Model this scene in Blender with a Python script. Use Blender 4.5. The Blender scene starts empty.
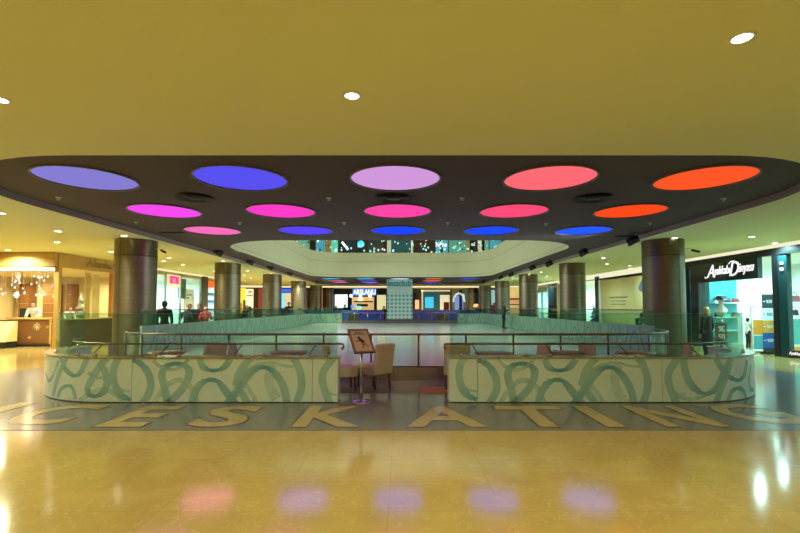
import bpy, bmesh, math, random
from mathutils import Vector, Matrix
random.seed(7)
PI = math.pi
C = bpy.context.scene.collection
sc = bpy.context.scene

# ------------------------------------------------------------------ camera
FPX, CX, YH, PITCH = 450.0, 401.0, 307.0, math.radians(2.5)
CAM = Vector((0.1, 0.0, 1.6))
CY = YH - FPX * math.tan(PITCH)
cam = bpy.data.cameras.new('camera'); camo = bpy.data.objects.new('camera', cam); C.objects.link(camo)
camo.location = CAM; camo.rotation_euler = (PI / 2 + PITCH, 0, 0)
cam.sensor_width = 36; cam.lens = FPX / 800 * 36
cam.shift_x = -(CX - 400) / 800; cam.shift_y = (CY - 266.5) / 800
cam.clip_end = 200
sc.camera = camo

def ray(px, py):
    a = (px - CX) / FPX; b = (CY - py) / FPX
    c, s = math.cos(PITCH), math.sin(PITCH)
    return Vector((a, c - b * s, s + b * c))
def hit_z(px, py, z):
    r = ray(px, py); t = (z - CAM.z) / r.z; return CAM + r * t
def hit_y(px, py, y):
    r = ray(px, py); t = (y - CAM.y) / r.y; return CAM + r * t
def hit_x(px, py, x):
    r = ray(px, py); t = (x - CAM.x) / r.x; return CAM + r * t
def project(p):
    d = Vector(p) - CAM
    c, s = math.cos(PITCH), math.sin(PITCH)
    f = d.y * c + d.z * s; u = -d.y * s + d.z * c
    return CX + FPX * d.x / f, CY - FPX * u / f

# ------------------------------------------------------------------ materials
def lin(h):
    h = h.lstrip('#'); v = [int(h[i:i + 2], 16) / 255 for i in (0, 2, 4)]
    return tuple(x / 12.92 if x < .04045 else ((x + .055) / 1.055) ** 2.4 for x in v) + (1,)
MATS = {}
def mat(name, col, rough=.5, metal=0, emis=None, strength=0, vary=.06, scale=6, spec=.5, stretch=None):
    if name in MATS: return MATS[name]
    m = bpy.data.materials.new(name); m.use_nodes = True
    nt = m.node_tree; n = nt.nodes; l = nt.links; b = n['Principled BSDF']
    c = lin(col) if isinstance(col, str) else tuple(col) + (1,)
    b.inputs['Base Color'].default_value = c
    b.inputs['Roughness'].default_value = rough; b.inputs['Metallic'].default_value = metal
    b.inputs['Specular IOR Level'].default_value = spec
    if vary:
        tc = n.new('ShaderNodeTexCoord'); mp = n.new('ShaderNodeMapping'); nz = n.new('ShaderNodeTexNoise'); mx = n.new('ShaderNodeMix')
        mx.data_type = 'RGBA'
        if stretch: mp.inputs['Scale'].default_value = stretch
        nz.inputs['Scale'].default_value = scale; nz.inputs['Detail'].default_value = 3
        l.new(tc.outputs['Object'], mp.inputs[0]); l.new(mp.outputs[0], nz.inputs['Vector']); l.new(nz.outputs['Fac'], mx.inputs[0])
        mx.inputs[6].default_value = tuple(x * (1 - vary) for x in c[:3]) + (1,)
        mx.inputs[7].default_value = tuple(min(1, x * (1 + vary)) for x in c[:3]) + (1,)
        l.new(mx.outputs[2], b.inputs['Base Color'])
    if emis:
        b.inputs['Emission Color'].default_value = lin(emis) if isinstance(emis, str) else tuple(emis) + (1,)
        b.inputs['Emission Strength'].default_value = strength
    MATS[name] = m
    return m
def glow(name, col, s=1.0):
    if name in MATS: return MATS[name]
    m = bpy.data.materials.new(name); m.use_nodes = True; nt = m.node_tree; nt.nodes.clear()
    e = nt.nodes.new('ShaderNodeEmission'); o = nt.nodes.new('ShaderNodeOutputMaterial')
    e.inputs[0].default_value = lin(col) if isinstance(col, str) else tuple(col) + (1,); e.inputs[1].default_value = s
    nt.links.new(e.outputs[0], o.inputs[0]); MATS[name] = m; return m
def glass(name, tint, refl=1.0):
    if name in MATS: return MATS[name]
    m = bpy.data.materials.new(name); m.use_nodes = True; nt = m.node_tree; n = nt.nodes; l = nt.links; n.clear()
    t = n.new('ShaderNodeBsdfTransparent'); g = n.new('ShaderNodeBsdfGlossy'); mx = n.new('ShaderNodeMixShader'); o = n.new('ShaderNodeOutputMaterial')
    t.inputs[0].default_value = lin(tint); g.inputs['Roughness'].default_value = .02; g.inputs['Color'].default_value = (.85 * refl, .95 * refl, .92 * refl, 1)
    f = n.new('ShaderNodeLayerWeight'); f.inputs[0].default_value = .5; pw = n.new('ShaderNodeMath'); pw.operation = 'POWER'; pw.inputs[1].default_value = 4
    ma = n.new('ShaderNodeMath'); ma.operation = 'MULTIPLY_ADD'; ma.inputs[1].default_value = .45; ma.inputs[2].default_value = .03
    l.new(f.outputs['Facing'], pw.inputs[0]); l.new(pw.outputs[0], ma.inputs[0])
    l.new(ma.outputs[0], mx.inputs[0]); l.new(t.outputs[0], mx.inputs[1]); l.new(g.outputs[0], mx.inputs[2]); l.new(mx.outputs[0], o.inputs[0])
    MATS[name] = m; return m

def floor_material():
    m = bpy.data.materials.new('polished marble tiles'); m.use_nodes = True; nt = m.node_tree; n = nt.nodes; l = nt.links; b = n['Principled BSDF']
    tc = n.new('ShaderNodeTexCoord'); br = n.new('ShaderNodeTexBrick')
    br.offset = 0.0; br.inputs['Scale'].default_value = 1.0
    br.inputs['Brick Width'].default_value = .9; br.inputs['Row Height'].default_value = .6; br.inputs['Mortar Size'].default_value = .003
    br.inputs['Color1'].default_value = (.55, .40, .14, 1); br.inputs['Color2'].default_value = (.515, .37, .125, 1); br.inputs['Mortar'].default_value = (.44, .31, .09, 1)
    l.new(tc.outputs['Object'], br.inputs['Vector'])
    nz = n.new('ShaderNodeTexNoise'); nz.inputs['Scale'].default_value = 1.6; nz.inputs['Detail'].default_value = 6; nz.inputs['Distortion'].default_value = 1.5
    l.new(tc.outputs['Object'], nz.inputs['Vector'])
    mr = n.new('ShaderNodeMapRange'); mr.inputs[1].default_value = .35; mr.inputs[2].default_value = .7; mr.inputs[3].default_value = .92; mr.inputs[4].default_value = 1.05
    l.new(nz.outputs['Fac'], mr.inputs[0])
    mx = n.new('ShaderNodeMix'); mx.data_type = 'RGBA'; mx.blend_type = 'MULTIPLY'; mx.inputs[0].default_value = 1
    l.new(br.outputs['Color'], mx.inputs[6]); l.new(mr.outputs[0], mx.inputs[7])
    vz = n.new('ShaderNodeTexNoise'); vz.inputs['Scale'].default_value = 2.2; vz.inputs['Detail'].default_value = 5; vz.inputs['Distortion'].default_value = 2.5
    l.new(tc.outputs['Object'], vz.inputs['Vector'])
    cr = n.new('ShaderNodeValToRGB'); e = cr.color_ramp.elements
    e[0].position = .485; e[0].color = (0, 0, 0, 1); e[1].position = .515; e[1].color = (0, 0, 0, 1)
    k = e.new(.5); k.color = (.35, .35, .35, 1)
    l.new(vz.outputs['Fac'], cr.inputs[0])
    m2 = n.new('ShaderNodeMix'); m2.data_type = 'RGBA'; m2.inputs[7].default_value = (.72, .60, .32, 1)
    l.new(cr.outputs[0], m2.inputs[0]); l.new(mx.outputs[2], m2.inputs[6])
    l.new(m2.outputs[2], b.inputs['Base Color'])
    b.inputs['Roughness'].default_value = .11
    MATS['floor'] = m; return m

def ribbon_material():
    m = bpy.data.materials.new('printed ribbon'); m.use_nodes = True; nt = m.node_tree; n = nt.nodes; l = nt.links; b = n['Principled BSDF']
    a = n.new('ShaderNodeAttribute'); a.attribute_name = 'ink'
    cr = n.new('ShaderNodeValToRGB'); e = cr.color_ramp.elements
    e[0].position = 0; e[0].color = lin('#d4e8e0'); e[1].position = 1; e[1].color = lin('#62a6bc')
    k = e.new(.45); k.color = lin('#a8d4d2')
    l.new(a.outputs['Fac'], cr.inputs[0]); l.new(cr.outputs[0], b.inputs['Base Color'])
    mr = n.new('ShaderNodeMapRange'); mr.inputs[3].default_value = .3; mr.inputs[4].default_value = .85
    l.new(a.outputs['Fac'], mr.inputs[0]); l.new(mr.outputs[0], b.inputs['Alpha']); b.inputs['Roughness'].default_value = .3
    MATS['ribbon'] = m; return m

M_FLOOR = floor_material(); M_RIB = ribbon_material()
M_CEIL = mat('matt cream ceiling paint', (.80, .82, .47), .9, vary=.02, scale=.6)
M_DARK = mat('dark grey brown ceiling paint', (.082, .064, .066), .85, vary=.05, scale=1)
M_LIP = mat('mauve grey lip paint', (.30, .25, .27), .7)
M_FASC = mat('pale stone fascia paint', (.55, .56, .38), .7, vary=.02, scale=.5)
M_GROOVE = mat('dark groove line', (.25, .25, .2), .8)  # darker thin line round the atrium fascia
M_INLAY = mat('grey blue inlaid stone', (.195, .195, .195), .14, vary=.08, scale=3)
M_LETTER = mat('yellow inlaid stone', (.53, .41, .17), .15, vary=.1, scale=4)
M_LETEDGE = mat('brown letter outline', (.13, .05, .025), .3)
M_STEEL = mat('brushed steel', (.55, .53, .5), .25, 1, vary=.08, scale=4, stretch=(1, 1, 30))
M_COLUMN = mat('bronze tinted brushed steel', (.22, .195, .14), .42, .9, vary=.2, scale=2.2, stretch=(.6, .6, 6))
M_COLTOP = mat('darker bronze steel', (.17, .14, .085), .36, .9, vary=.25, scale=2.2, stretch=(.6, .6, 9))
M_SEAM = mat('dark joint', (.03, .028, .025), .5)
M_PANEL = mat('pale green white laminate', (.69, .80, .78), .28, vary=.02, scale=2)
M_RAIL = mat('red brown stained steel rail', (.30, .2, .19), .3, .8)
M_GLASS = glass('clear green glass', '#e6f5ee')
M_SHOPGLASS = glass('clear shop glass', '#fafdfc')
M_GEDGE = mat('green glass edge', (.12, .32, .26), .1)
M_ICE = mat('skated ice', (.66, .69, .66), .13, vary=.07, scale=1.5, stretch=(1, .25, 1))
M_BLACK = mat('black paint', (.012, .012, .014), .4)
M_BLKGLOSS = mat('gloss black panel', (.02, .025, .028), .12)
M_CREAM = mat('cream fabric', (.66, .54, .38), .85, vary=.08, scale=20)
M_PINKCH = mat('rosy beige fabric', (.78, .52, .5), .85, vary=.08, scale=20)
M_WOOD = mat('dark turned wood', (.10, .05, .025), .4, vary=.2, scale=5, stretch=(8, 8, 1))
M_GOLDWOOD = mat('honey wood veneer', (.48, .31, .09), .45, vary=.16, scale=3, stretch=(1, 1, 8))
M_COUNTER = mat('walnut slats', (.20, .09, .03), .4, vary=.2, scale=3, stretch=(1, 1, 10))
M_GOLDWALL = mat('golden wallpaper', (.80, .68, .34), .6, vary=.1, scale=3)
M_WHITE = mat('white laminate', (.8, .82, .82), .4)
M_TEAL = mat('teal panel', (.10, .42, .44), .4)
M_BRONZE = mat('grey bronze letters', (.32, .25, .14), .3, .8)
M_SKIN = mat('skin', (.55, .34, .24), .6)
M_HOARD = mat('tan hoarding board', (.55, .40, .16), .6, vary=.08, scale=3, stretch=(6, 6, .6))
M_TEXT = mat('dark grey print', (.06, .055, .05), .6)
M_WLETTER = glow('lit white letters', '#ffffff', 1.15)

# ------------------------------------------------------------------ mesh tools
WM = {}
class MB:
    def __init__(s): s.bm = bmesh.new(); s.lay = None
    def _x(s, verts, M):
        if M is not None: bmesh.ops.transform(s.bm, matrix=M, verts=verts)
    def face(s, pts, mi=0):
        f = s.bm.faces.new([s.bm.verts.new(p) for p in pts]); f.material_index = mi; return f
    def box(s, x0, x1, y0, y1, z0, z1, mi=0, bev=0, M=None):
        r = bmesh.ops.create_cube(s.bm, size=1); v = r['verts']
        bmesh.ops.transform(s.bm, verts=v, matrix=Matrix.Translation(((x0 + x1) / 2, (y0 + y1) / 2, (z0 + z1) / 2)) @ Matrix.Diagonal((abs(x1 - x0), abs(y1 - y0), abs(z1 - z0), 1)))
        fs = {f for a in v for f in a.link_faces}
        for f in fs: f.material_index = mi
        if bev:
            es = list({e for a in v for e in a.link_edges})
            rr = bmesh.ops.bevel(s.bm, geom=es, offset=bev, segments=2, affect='EDGES', profile=.5)
            v = list({a for f in rr['faces'] for a in f.verts} | {a for a in v if a.is_valid})
            for f in rr['faces']: f.material_index = mi
        s._x(v, M); return s
    def cyl(s, p0, p1, r0, r1=None, n=16, mi=0, cap=True):
        p0, p1 = Vector(p0), Vector(p1); d = p1 - p0; L = d.length
        if L < 1e-7: return s
        r = bmesh.ops.create_cone(s.bm, cap_ends=cap, segments=n, radius1=max(r0, 1e-4), radius2=max(r0 if r1 is None else r1, 1e-4), depth=L)
        v = r['verts']
        for f in {f for a in v for f in a.link_faces}: f.material_index = mi; f.smooth = True
        q = d.to_track_quat('Z', 'Y').to_matrix().to_4x4()
        bmesh.ops.transform(s.bm, verts=v, matrix=Matrix.Translation((p0 + p1) / 2) @ q); return s
    def ball(s, c, r, mi=0, n=12, sc=(1, 1, 1), M=None):
        rr = bmesh.ops.create_uvsphere(s.bm, u_segments=n, v_segments=max(6, n * 2 // 3), radius=r); v = rr['verts']
        for f in {f for a in v for f in a.link_faces}: f.material_index = mi; f.smooth = True
        bmesh.ops.transform(s.bm, verts=v, matrix=Matrix.Translation(c) @ Matrix.Diagonal((*sc, 1))); s._x(v, M); return s
    def lathe(s, prof, c=(0, 0, 0), n=32, mi=0, M=None):
        c = Vector(c); rings = []; vs = []
        for r, z in prof:
            ring = [s.bm.verts.new(c + Vector((r * math.cos(2 * PI * i / n), r * math.sin(2 * PI * i / n), z))) for i in range(n)] if r > 1e-6 else [s.bm.verts.new(c + Vector((0, 0, z)))]
            rings.append(ring); vs += ring
        for a, b in zip(rings, rings[1:]):
            for i in range(n):
                j = (i + 1) % n
                q = [a[i % len(a)], a[j % len(a)], b[j % len(b)], b[i % len(b)]]
                u = []
                for k in q:
                    if k not in u: u.append(k)
                if len(u) > 2:
                    f = s.bm.faces.new(u); f.material_index = mi; f.smooth = True
        s._x(vs, M); return s
    def tube(s, pts, r, n=8, mi=0, closed=False):
        pts = [Vector(p) for p in pts]; N = len(pts); rings = []
        for i, p in enumerate(pts):
            a = pts[i - 1] if (i or closed) else p; b = pts[(i + 1) % N] if (i < N - 1 or closed) else p
            t = (b - a).normalized(); up = Vector((0, 0, 1)) if abs(t.z) < .95 else Vector((0, 1, 0))
            e1 = t.cross(up).normalized(); e2 = e1.cross(t)
            rings.append([s.bm.verts.new(p + (e1 * math.cos(2 * PI * k / n) + e2 * math.sin(2 * PI * k / n)) * r) for k in range(n)])
        for i in range(N if closed else N - 1):
            a, b = rings[i], rings[(i + 1) % N]
            for k in range(n):
                f = s.bm.faces.new([a[k], a[(k + 1) % n], b[(k + 1) % n], b[k]]); f.material_index = mi; f.smooth = True
        if not closed:
            s.bm.faces.new(rings[0]).material_index = mi; s.bm.faces.new(rings[-1][::-1]).material_index = mi
        return s
    def prism(s, poly, z0, z1, mi=0, M=None):
        b = [s.bm.verts.new((x, y, z0)) for x, y in poly]; t = [s.bm.verts.new((x, y, z1)) for x, y in poly]
        fs = [s.bm.faces.new(b[::-1]), s.bm.faces.new(t)]
        for i in range(len(poly)):
            j = (i + 1) % len(poly); fs.append(s.bm.faces.new([b[i], b[j], t[j], t[i]]))
        for f in fs: f.material_index = mi
        s._x(b + t, M); return s
    def text(s, txt, size, M, depth=.004, mi=0, bold=0, shear=0, width=None, height=None):
        cu = bpy.data.curves.new('t', 'FONT'); cu.body = txt; cu.size = size; cu.extrude = depth; cu.offset = bold; cu.shear = shear
        cu.align_x = 'CENTER'; cu.align_y = 'CENTER'; cu.resolution_u = 4
        o = bpy.data.objects.new('t', cu); C.objects.link(o)
        dg = bpy.context.evaluated_depsgraph_get(); dg.update()
        me = bpy.data.meshes.new_from_object(o.evaluated_get(dg))
        k0 = set(s.bm.verts); s.bm.from_mesh(me); v = [a for a in s.bm.verts if a not in k0]
        bpy.data.objects.remove(o); bpy.data.curves.remove(cu); bpy.data.meshes.remove(me)
        if v:
            xs = [a.co.x for a in v]; ys = [a.co.y for a in v]
            kx = width / (max(xs) - min(xs)) if width else 1; ky = height / (max(ys) - min(ys)) if height else 1
            cx, cy = (max(xs) + min(xs)) / 2, (max(ys) + min(ys)) / 2
            bmesh.ops.transform(s.bm, verts=v, matrix=M @ Matrix.Diagonal((kx, ky, 1, 1)) @ Matrix.Translation((-cx, -cy, 0)))
            for f in {f for a in v for f in a.link_faces}: f.material_index = mi
        return s
    def build(s, name, mats, parent=None, origin=None, smooth=False):
        me = bpy.data.meshes.new(name)
        if parent is not None: s.bm.transform(WM.get(parent.name, Matrix()).inverted())
        elif origin is not None: s.bm.transform(Matrix.Translation(-Vector(origin)))
        bmesh.ops.recalc_face_normals(s.bm, faces=s.bm.faces[:])
        if smooth:
            for f in s.bm.faces: f.smooth = True
        s.bm.to_mesh(me); s.bm.free()
        o = bpy.data.objects.new(name, me); C.objects.link(o)
        for m in (mats if isinstance(mats, (list, tuple)) else [mats]): me.materials.append(m)
        if parent is not None: o.parent = parent; WM[o.name] = WM.get(parent.name, Matrix())
        elif origin is not None: o.location = origin; WM[o.name] = Matrix.Translation(origin)
        return o
def tag(o, label, cat, group=None, kind=None):
    o['label'] = label; o['category'] = cat
    if group: o['group'] = group
    if kind: o['kind'] = kind
    return o
def thing(name, label, cat, loc=(0, 0, 0), rz=0, group=None, kind=None):
    o = bpy.data.objects.new(name, None); C.objects.link(o); o.location = loc; o.rotation_euler = (0, 0, rz); o.empty_display_size = .1
    WM[o.name] = Matrix.Translation(loc) @ Matrix.Rotation(rz, 4, 'Z'); return tag(o, label, cat, group, kind)
def struct(name, mb, m, parent=None):
    o = mb.build(name, m, parent)
    o['kind'] = 'structure'; return o
def dup(root, loc, rz, label, group=None):
    r = root.copy(); C.objects.link(r); r.location = loc; r.rotation_euler = (0, 0, rz); r['label'] = label
    if group: r['group'] = group
    WM[r.name] = Matrix.Translation(loc) @ Matrix.Rotation(rz, 4, 'Z')
    for ch in list(root.children):
        c = ch.copy(); C.objects.link(c); c.parent = r
        for g in ch.children:
            d = g.copy(); C.objects.link(d); d.parent = c
    return r
def kids(o): return o.children
ORD = ['first', 'second', 'third', 'fourth', 'fifth', 'sixth', 'seventh', 'eighth', 'ninth', 'tenth', 'eleventh', 'twelfth', 'thirteenth', 'fourteenth', 'fifteenth', 'sixteenth', 'seventeenth', 'eighteenth', 'nineteenth', 'twentieth', 'twenty-first', 'twenty-second', 'twenty-third']
def wallM(p, side):   # text plane: x along reading direction, y up; side = which way the face looks
    p = Vector(p)
    if side == 'front': R = Matrix(((1, 0, 0), (0, 0, -1), (0, 1, 0)))          # faces -Y
    elif side == 'right': R = Matrix(((0, 0, 1), (1, 0, 0), (0, 1, 0)))         # faces +X, reads towards +Y
    else: R = Matrix(((0, 0, -1), (-1, 0, 0), (0, 1, 0)))                       # faces -X, reads towards -Y
    return Matrix.Translation(p) @ R.to_4x4()

def rrect(x0, x1, y0, y1, r, n=10, rs=None):
    out = []; rs = rs or (r, r, r, r)
    for (cx, cy, a, q) in ((x1 - rs[0], y0 + rs[0], -PI / 2, rs[0]), (x1 - rs[1], y1 - rs[1], 0, rs[1]), (x0 + rs[2], y1 - rs[2], PI / 2, rs[2]), (x0 + rs[3], y0 + rs[3], PI, rs[3])):
        for i in range(n + 1):
            t = a + PI / 2 * i / n; out.append((cx + q * math.cos(t), cy + q * math.sin(t)))
    return out
def holed(mb, outer, holes, z, mi=0):
    es = []
    for loop in [outer] + holes:
        vs = [mb.bm.verts.new((x, y, z)) for x, y in loop]
        es += [mb.bm.edges.new((vs[i], vs[(i + 1) % len(vs)])) for i in range(len(vs))]
    r = bmesh.ops.triangle_fill(mb.bm, use_beauty=True, edges=es)
    for f in r['geom']:
        if isinstance(f, bmesh.types.BMFace): f.material_index = mi
def band(mb, loop, z0, z1, mi=0, closed=True, off=0):
    n = len(loop); b = [mb.bm.verts.new((x, y, z0)) for x, y in loop]; t = [mb.bm.verts.new((x, y, z1)) for x, y in loop]
    for i in range(n if closed else n - 1):
        f = mb.bm.faces.new([b[i], b[(i + 1) % n], t[(i + 1) % n], t[i]]); f.material_index = mi; f.smooth = True

# ------------------------------------------------------------------ sizes
ZL, ZD = 3.65, 3.79                    # cream ceiling, recessed dark ceiling
XR, XLW = 12.4, -12.8                  # shop walls
YFR = hit_z(400, 155.3, ZL).y
REC = rrect(-7.35, 7.35, YFR, 42, 2.9, 14)
ATR = rrect(-6.25, 6.35, 14.7, 32.9, 2.4, 10)

# ------------------------------------------------------------------ setting
mb = MB(); mb.face([(-20, -14, 0), (17, -14, 0), (17, 58, 0), (-20, 58, 0)]); FLOOR = struct('floor', mb, M_FLOOR)
mb = MB(); mb.prism(rrect(-9.6, 9.6, hit_z(400, 430.5, 0).y, 14.0, 3.2, 12), .001, .004); struct('inlay_band', mb, M_INLAY, FLOOR)
LET = [('I', -6.1, .24), ('C', -5.05, .9), ('E', -3.68, .62), ('S', -2.44, .74), ('K', -.91, .9), ('A', .72, 1.05), ('T', 2.08, 1.0), ('I', 2.97, .24), ('N', 4.07, .86), ('G', 5.38, .95)]
YB, YT = hit_z(400, 427.3, 0).y, hit_z(400, 406.6, 0).y
for ch, x, w in LET:
    y = (YB + YT) / 2 + (.012 * abs(x) ** 2 - .19 if abs(x) > 4 else 0)
    mb = MB(); mb.text(ch, 1.2, Matrix.Translation((x, y, .0075)), .0015, 0, .03, width=w, height=YT - YB)
    mb.text(ch, 1.2, Matrix.Translation((x, y, .005)), .0012, 1, .05, width=w + .06, height=YT - YB + .07)
    struct('inlay_letter', mb, [M_LETTER, M_LETEDGE], FLOOR)

mb = MB(); holed(mb, [(-20, -14), (17, -14), (17, 58), (-20, 58)], [REC], ZL); CEIL = struct('ceiling', mb, M_CEIL)
mb = MB(); band(mb, REC, ZL, ZD + .02); struct('recess_lip', mb, M_LIP, CEIL)
mb = MB(); holed(mb, rrect(-7.7, 7.7, 5.7, 42.4, 2.9, 14), [ATR], ZD); struct('recess_ceiling', mb, M_DARK, CEIL)
mb = MB(); band(mb, ATR, ZD, 5.58); struct('wall_atrium', mb, M_FASC)
A2 = rrect(-6.24, 6.34, 14.71, 32.89, 2.4, 10)
mb = MB(); band(mb, A2, 4.9, 4.92); band(mb, A2, 3.93, 3.945); struct('atrium_groove', mb, M_GROOVE, bpy.data.objects['wall_atrium'])
mb = MB(); holed(mb, [(-12, 9), (12, 9), (12, 40), (-12, 40)], [rrect(-6.4, 6.5, 14.5, 33.05, 2.5, 10)], 5.57); struct('upper_floor_edge', mb, M_FASC, bpy.data.objects['wall_atrium'])
mb = MB(); mb.box(-12, 12, 9, 40, 8.6, 8.7); struct('ceiling_atrium', mb, mat('atrium ceiling paint', (.5, .5, .46), .8))
mb = MB(); mb.box(-12.1, -12, 9, 40, 5.7, 8.6); mb.box(12, 12.1, 9, 40, 5.7, 8.6); mb.box(-12, 12, 8.9, 9, 5.7, 8.6); struct('wall_upper_sides', mb, mat('upper wall paint', (.3, .33, .3), .7))

# outer walls
mb = MB(); mb.box(-20, 17, -14.1, -14, 0, ZL); struct('wall_back', mb, mat('beige wall paint', (.6, .5, .32), .8))
mb = MB(); mb.box(-20.1, -20, -14, 58, 0, ZL); struct('wall_left', mb, mat('beige wall paint', (.6, .5, .32), .8))
mb = MB(); mb.box(17, 17.1, -14, 58, 0, ZL); struct('wall_right', mb, mat('pale wall paint', (.6, .62, .58), .8))
mb = MB(); mb.box(-20, 17, 57.9, 58, 0, ZL); struct('wall_front', mb, mat('pale wall paint', (.6, .62, .58), .8))
mb = MB(); mb.box(XR, XR + .1, -14, 13.0, 0, ZL); struct('wall_right_near', mb, mat('pale wall paint', (.6, .62, .58), .8))

# ------------------------------------------------------------------ ceiling discs
DY = [hit_z(400, v, ZD - .01).y for v in (178.7, 211.2, 230.6)]
ROWS = [(DY[0], 0, ['#857dd0', '#5850ee', '#cf98da', '#ff6a74', '#ff5626'], ['lavender', 'blue violet', 'pale lilac', 'coral pink', 'orange red'], 'front'),
        (DY[1], 1, ['#f54bec', '#ff3cc8', '#ff46a6', '#ff4b78', '#ff4a1c'], ['bright magenta', 'hot magenta', 'deep pink', 'rose red', 'vivid orange'], 'second'),
        (DY[2], 2, ['#fa6eb9', '#5a46fa', '#1e46ff', '#1e4bff', '#285aff'], ['soft pink', 'violet blue', 'deep blue', 'plain blue', 'bright azure'], 'third'),
        (34.6, 3, ['#28c8ff', '#28c8ff', '#d0f0ff', '#ff6e46', '#285aff'], ['cyan', 'cyan', 'pale blue', 'orange', 'blue'], 'first far'),
        (37.25, 4, ['#ff6e5a', '#3c5aff', '#ff9080', '#ff8246', '#2864ff'], ['salmon', 'blue', 'peach', 'amber', 'blue'], 'second far'),
        (39.85, 5, ['#ff64dc', '#e664ff', '#c050ff', '#7850ff', '#3264ff'], ['pink', 'mauve', 'purple', 'violet', 'azure'], 'third far')]
POSN = ['far left', 'left', 'middle', 'right', 'far right']
LENS = MB().lathe([(0, -.018), (.4, -.012), (.74, 0), (.74, .004), (0, .004)], n=48)
lens_me = None; rim_me = None
M_RIM = mat('disc rim', (.12, .1, .11), .5)
for y, ri, cols, names, rn in ROWS:
    for i in range(4 if ri > 3 else 5):
        x = (.005 if ri == 0 else .02) + (i - 2) * (2.62 if ri == 0 else 2.645)
        t = thing('ceiling_light', '%s glowing round ceiling disc, %s of the five in the %s row' % (names[i], POSN[i], rn), 'ceiling light', (x, y, ZD - .003), 0, 'coloured ceiling discs')
        gm = glow('disc %s' % cols[i], cols[i], 1.02)
        MB().lathe([(0, -.02), (.4, -.014), (.755, -.002), (.755, .002), (0, .002)], (x, y, ZD - .003), 48).build('diffuser', gm, t)
        if 0 < ri < 3:
            d = bpy.data.lights.new('disc_lamp', 'AREA'); d.shape = 'DISK'; d.size = 1.4; d.energy = 5 if ri == 1 else 9; d.color = lin(cols[i])[:3]
            q = bpy.data.objects.new('disc_lamp', d); C.objects.link(q); q.location = (x, y, ZD - .035)
        MB().lathe([(.752, .002), (.752, -.028), (.785, -.028), (.785, .002)], (x, y, ZD - .003), 48).build('rim', M_RIM, t)

# round air vents, slot vents, sprinklers
M_VENT = mat('dark vent metal', (.008, .006, .006), .6)
def vent(px, py, label):
    p = hit_z(px, py, ZD)
    t = thing('ceiling_vent', label, 'vent', (p.x, p.y, ZD), 0, 'round air vents')
    MB().lathe([(0, -.03), (.14, -.03), (.16, -.004)], p, 28).build('centre_cone', M_VENT, t)
    m = MB()
    for r in (.2, .27, .34): m.lathe([(r, -.004), (r + .035, -.03), (r + .045, -.028), (r + .012, -.004)], p, 28)
    m.build('louvre_rings', M_VENT, t)
vent(195, 197, 'round dark air vent between the lavender and blue violet discs')
vent(393.5, 197.5, 'round dark air vent behind the pale lilac disc')
vent(593, 197.5, 'round dark air vent between the coral and orange red discs')
for px, py, lb in ((173, 232.5, 'small dark slot vent in the ceiling above the left column'), (627, 236, 'small dark slot vent in the ceiling above the right column')):
    p = hit_z(px, py, ZD)
    m = MB(); m.box(p.x - .35, p.x + .35, p.y - .1, p.y + .1, ZD - .015, ZD)
    for k in range(3): m.box(p.x - .33, p.x + .33, p.y - .08 + k * .06, p.y - .06 + k * .06, ZD - .022, ZD - .014)
    tag(m.build('slot_vent', M_VENT, None, (p.x, p.y, ZD)), lb, 'vent')
M_CHROME = mat('pale metal', (.6, .58, .55), .3, .7)
for k, (px, py) in enumerate(((58.5, 197.5), (328.5, 198), (462, 198), (723.5, 198.7), (136, 222), (239.5, 222.7), (344, 222.6), (448, 222.6), (546, 223.6), (650, 223))):
    p = hit_z(px, py, ZD)
    t = thing('sprinkler', 'tiny dark ceiling sprinkler, %s from the jeweller side, %s the magenta discs' % (ORD[k if k < 4 else k - 4], 'before' if k < 4 else 'behind'), 'sprinkler', (p.x, p.y, ZD), 0, 'sprinklers in the dark ceiling')
    MB().lathe([(0, -.012), (.05, -.01), (.055, 0)], p, 14).build('collar', M_CHROME, t)
    MB().cyl((p.x, p.y, ZD - .05), (p.x, p.y, ZD - .01), .012).build('stem', M_CHROME, t)
    MB().lathe([(0, -.052), (.03, -.05), (.032, -.046), (0, -.046)], p, 12).build('deflector', M_CHROME, t)

# ------------------------------------------------------------------ downlights
M_LAMP = glow('downlight lens', '#fffbe8', 12)
M_LRING = mat('white downlight ring', (.8, .78, .7), .4)
def lamp(kind, loc, power, col, size=.08, spot=150, blend=.6, target=None, name='lamp'):
    d = bpy.data.lights.new(name, kind); o = bpy.data.objects.new(name, d); C.objects.link(o); o.location = loc
    d.energy = power; d.color = col
    if kind == 'SPOT': d.spot_size = math.radians(spot); d.spot_blend = blend; d.shadow_soft_size = size
    if kind == 'POINT': d.shadow_soft_size = size
    if target is not None: o.rotation_euler = (Vector(target) - Vector(loc)).to_track_quat('-Z', 'Y').to_euler()
    return o
def downlight(p, label, group, r=.085, lit=None):
    t = thing('downlight', label, 'downlight', (p.x, p.y, p.z), 0, group)
    MB().lathe([(0, -.012), (r * .8, -.008), (r * .8, .002)], p, 20).build('lens', M_LAMP, t)
    MB().lathe([(r * .8, .002), (r * .8, -.014), (r, -.012), (r * 1.12, 0)], p, 20).build('ring', M_LRING, t)
    if lit: lamp('SPOT', (p.x, p.y, p.z - .05), lit[0], lit[1], .06, 165, 1.0)
WARM = (1, .97, .52); LEFTC = (1, .97, .6); RIGHTC = (.5, .98, 1)
FRONT = [(352, 95, 'bright downlight in the plain ceiling, in front of the pale lilac disc'), (742, 37, 'bright downlight in the plain ceiling, high in front of the orange red disc'), (0, 99, 'bright downlight in the plain ceiling cut by the picture edge')]
for px, py, lb in FRONT: downlight(hit_z(px, py, ZL), lb, 'downlights in the front ceiling', .085, (138, WARM))
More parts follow.
